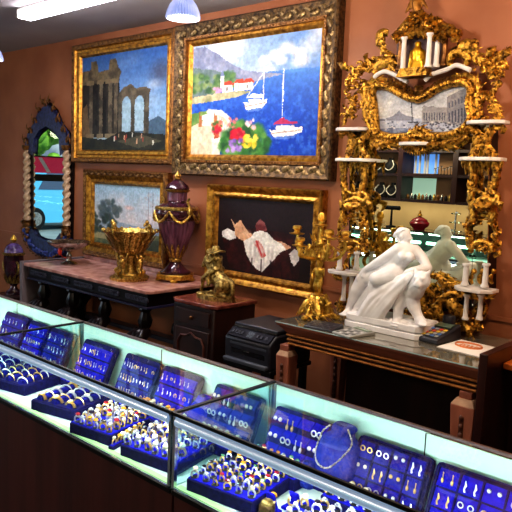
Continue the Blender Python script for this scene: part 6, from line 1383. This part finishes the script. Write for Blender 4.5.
# necklace busts on the shelves
def small_bust(x, z, k, lab):
    t = thing('necklace_bust', lab, 'necklace bust', (x, RY+.25, z), 'black busts in the reflected cabinet')
    b = B(); b.lathe([(.10, .0), (.11, .02), (.13, .07), (.12, .14), (.075, .19), (.045, .21), (.045, .26), (.05, .265)], (x, RY+.25, z), 18); b.v = [(p[0], RY+.25+(p[1]-RY-.25)*.55, p[2]) for p in b.v]; b.build('bust_body', BLKV, t)
    P = [(x+.10*math.cos(a)*(.6+.4*abs(math.cos(a))), RY+.25+.075, z+.15+.1*math.sin(a)) for a in [PI*(1.0+i/14) for i in range(15)]]
    tag(B().tube([(x-.05, RY+.29, z+.22)]+P+[(x+.05, RY+.29, z+.22)], .009, 6).build('necklace', GEMS['pearl']), lab.replace('black bust', 'pale necklace on the black bust'), 'necklace', 'necklaces in the reflected cabinet')
for k, x in enumerate((-6.84, -6.60, -6.36, -6.13)): small_bust(x, 1.846, k, f'black bust, {ordw(k)} from the left, middle shelf of reflected cabinet')
for k, x in enumerate((-6.76, -6.52, -6.28, -6.05)): small_bust(x, 1.416, k, f'black bust, {ordw(k)} from the left, lowest shelf of reflected cabinet')
for k in range(7):
    x = -5.28+.055*k; z = 1.846
    t = thing('earring_stand', f'small black earring stand, {ordw(k)} from the left, middle shelf of reflected cabinet', 'earring stand', (x, RY+.25, z), 'earring stands in the reflected cabinet')
    b = B(); b.lathe([(.02, 0), (.02, .008), (.005, .012), (.005, .10+.02*(k % 3))], (x, RY+.25, z), 10); b.tube([(x-.025, RY+.25, z+.10+.02*(k % 3)), (x+.025, RY+.25, z+.10+.02*(k % 3))], .005, 6); b.build('stand', BLKV, t)
    for s in (-1, 1): B().ell((x+s*.02, RY+.265, z+.08+.02*(k % 3)), (.006, .006, .014), 6, 5).build('earring', GEMS['white'], t)
for k in range(12):
    x = -5.74+.07*k; z = 1.416
    tag(B().lathe([(.022, 0), (.026, .01), (.03, .05), (.02, .075), (.006, .09+.02*(k % 2))], (x, RY+.28, z), 10).build('trinket', [GOLDB, SILV, BLKV, ORMOLU][k % 4]), f'small {["gilt", "silver", "black", "gold"][k % 4]} trinket, {ordw(k)} from the left, lowest shelf of reflected cabinet', 'trinket', 'trinkets in the reflected cabinet')
# opposite showcases
CY0, CY1 = -6.15, -5.55
for k, xa in enumerate((-8.4, -6.6, -4.8, -3.0)):
    xb = xa+1.795
    t = thing('counter_case', f'lit glass counter across the shop, {ordw(k)} from the left, reflected in the gilt mirror', 'display case', ((xa+xb)/2, CY0, 0))
    B().box(xa, xb, CY0, CY1, 0, .60).build('cabinet', mat('counter_grey', (96, 88, 76), .5, c2=(80, 72, 62), scale=4), t, smooth=False)
    B().box(xa, xb, CY0, CY1, .60, .62).build('deck', DECK, t, smooth=False); B().box(xa, xb, CY0, CY0+.02, .62, .95).build('rear_panel', mat('counter_back', (76, 92, 86), .5), t, smooth=False)
    B().box(xa, xb, CY0, CY1, .95, .974).build('top', mat('counter_top', (74, 66, 60), .2), t, smooth=False)
    B().add([(xa, CY1, .62), (xb, CY1, .62), (xb, CY1, .95), (xa, CY1, .95)], [(0, 1, 2, 3)]).build('front_glass', CASEGLASS, t, smooth=False)
    B().tube([(xa+.05, CY1-.05, .80), (xb-.05, CY1-.05, .80)], .022, 8).build('light_tube', mat('counter_light', (255, 255, 255), .5, emit=(170, 255, 226), es=7), t)
    for q in range(3): B().ell((xa+.3+.6*q, CY1-.06, .80), .045, 8, 6).build('spot_bulb', mat('counter_spot', (255, 255, 255), .5, emit=(225, 255, 240), es=14), t)
    light('AREA', 'counter_light', ((xa+xb)/2, CY1-.1, .93), 2, (.8, 1, .92), 1.7, rot=(.5, 0, 0), sy=.05)
    for q in range(4): tag(B().lathe([(.05, 0), (.06, .03), (.03, .06), (.05, .12), (.02, .14)], (xa+.25+.42*q, -5.85, .62), 12).build('silver_cup', SILV), f'silver cup, {ordw(q)} inside the {ordw(k)} reflected counter', 'cup', 'silver cups in the reflected counters')
TZ = .974
def onc(u, Y=5.58): return W(u, 215, y=Y)[0]
# red jar
x = onc(420); L = (x, -5.85, TZ); t = thing('red_jar', 'dark red lidded jar with gold knob on the reflected counter', 'jar', L)
B().lathe([(.08, 0), (.09, .02), (.14, .06), (.155, .1), (.13, .13), (.10, .14)], L, 24).build('body', DRED, t); B().lathe([(.125, .138), (.11, .16), (.05, .19), (.02, .2)], L, 24).build('lid', DRED, t); B().lathe([(.015, .2), (.04, .215), (.03, .24), (.012, .26), (.02, .275), (.005, .3)], L, 14).build('knob', GOLD, t)
x = onc(391.5); t = thing('necklace_stand', 'black T shaped necklace stand on the reflected counter', 'stand', (x, -5.85, TZ))
B().lathe([(.08, 0), (.08, .02), (.02, .03), (.015, .30)], (x, -5.85, TZ), 16).build('post', BLKV, t); B().tube([(x-.14, -5.85, TZ+.31), (x+.14, -5.85, TZ+.31)], .035, 10).build('bar', BLKV, t)
for k, (u, lab) in enumerate(((374, 'clear glass tiered stand left of the necklace stand, in mirror'), (456, 'clear glass tiered stand right of the red jar, in mirror'))):
    x = onc(u); t = thing('tiered_stand', lab, 'stand', (x, -5.85, TZ))
    for q in range(3): B().lathe([(.11-.02*q, 0), (.115-.02*q, .008), (.11-.02*q, .016)], (x, -5.85, TZ+.02+.13*q), 20).build('tier', CLEARG, t)
    B().lathe([(.012, 0), (.012, .32)], (x, -5.85, TZ+.001), 8).build('stem', SILV, t)
    for q in range(3): B().ell((x+.03*(q-1), -5.85+.02, TZ+.045+.13*q), (.02, .02, .012), 8, 5).build('ornament', GEMS['white'], t)
x = onc(449); t = thing('white_teapot', 'white china teapot with red flower inside the reflected counter', 'teapot', (x+.1, -5.72, .62))
B().lathe([(.05, .0), (.08, .04), (.09, .09), (.06, .14), (.03, .155), (.012, .18)], (x+.1, -5.72, .62), 20).build('body', SHELFW, t); B().tube([(x+.18, -5.72, .69), (x+.24, -5.72, .74), (x+.26, -5.72, .79)], [.02, .014, .01], 8).build('spout', SHELFW, t)
b = B(); b.tube([(x+.015, -5.72, .74), (x-.04, -5.72, .73), (x-.03, -5.72, .67), (x+.02, -5.72, .66)], .01, 8); b.build('handle', SHELFW, t); B().ell((x+.1, -5.63, .71), (.03, .01, .03), 8, 6).build('red_flower', DRED, t)
sc = bpy.context.scene
sc.view_settings.view_transform = 'Standard'; sc.view_settings.look = 'Medium High Contrast'; sc.view_settings.exposure = 0; sc.view_settings.gamma = 1
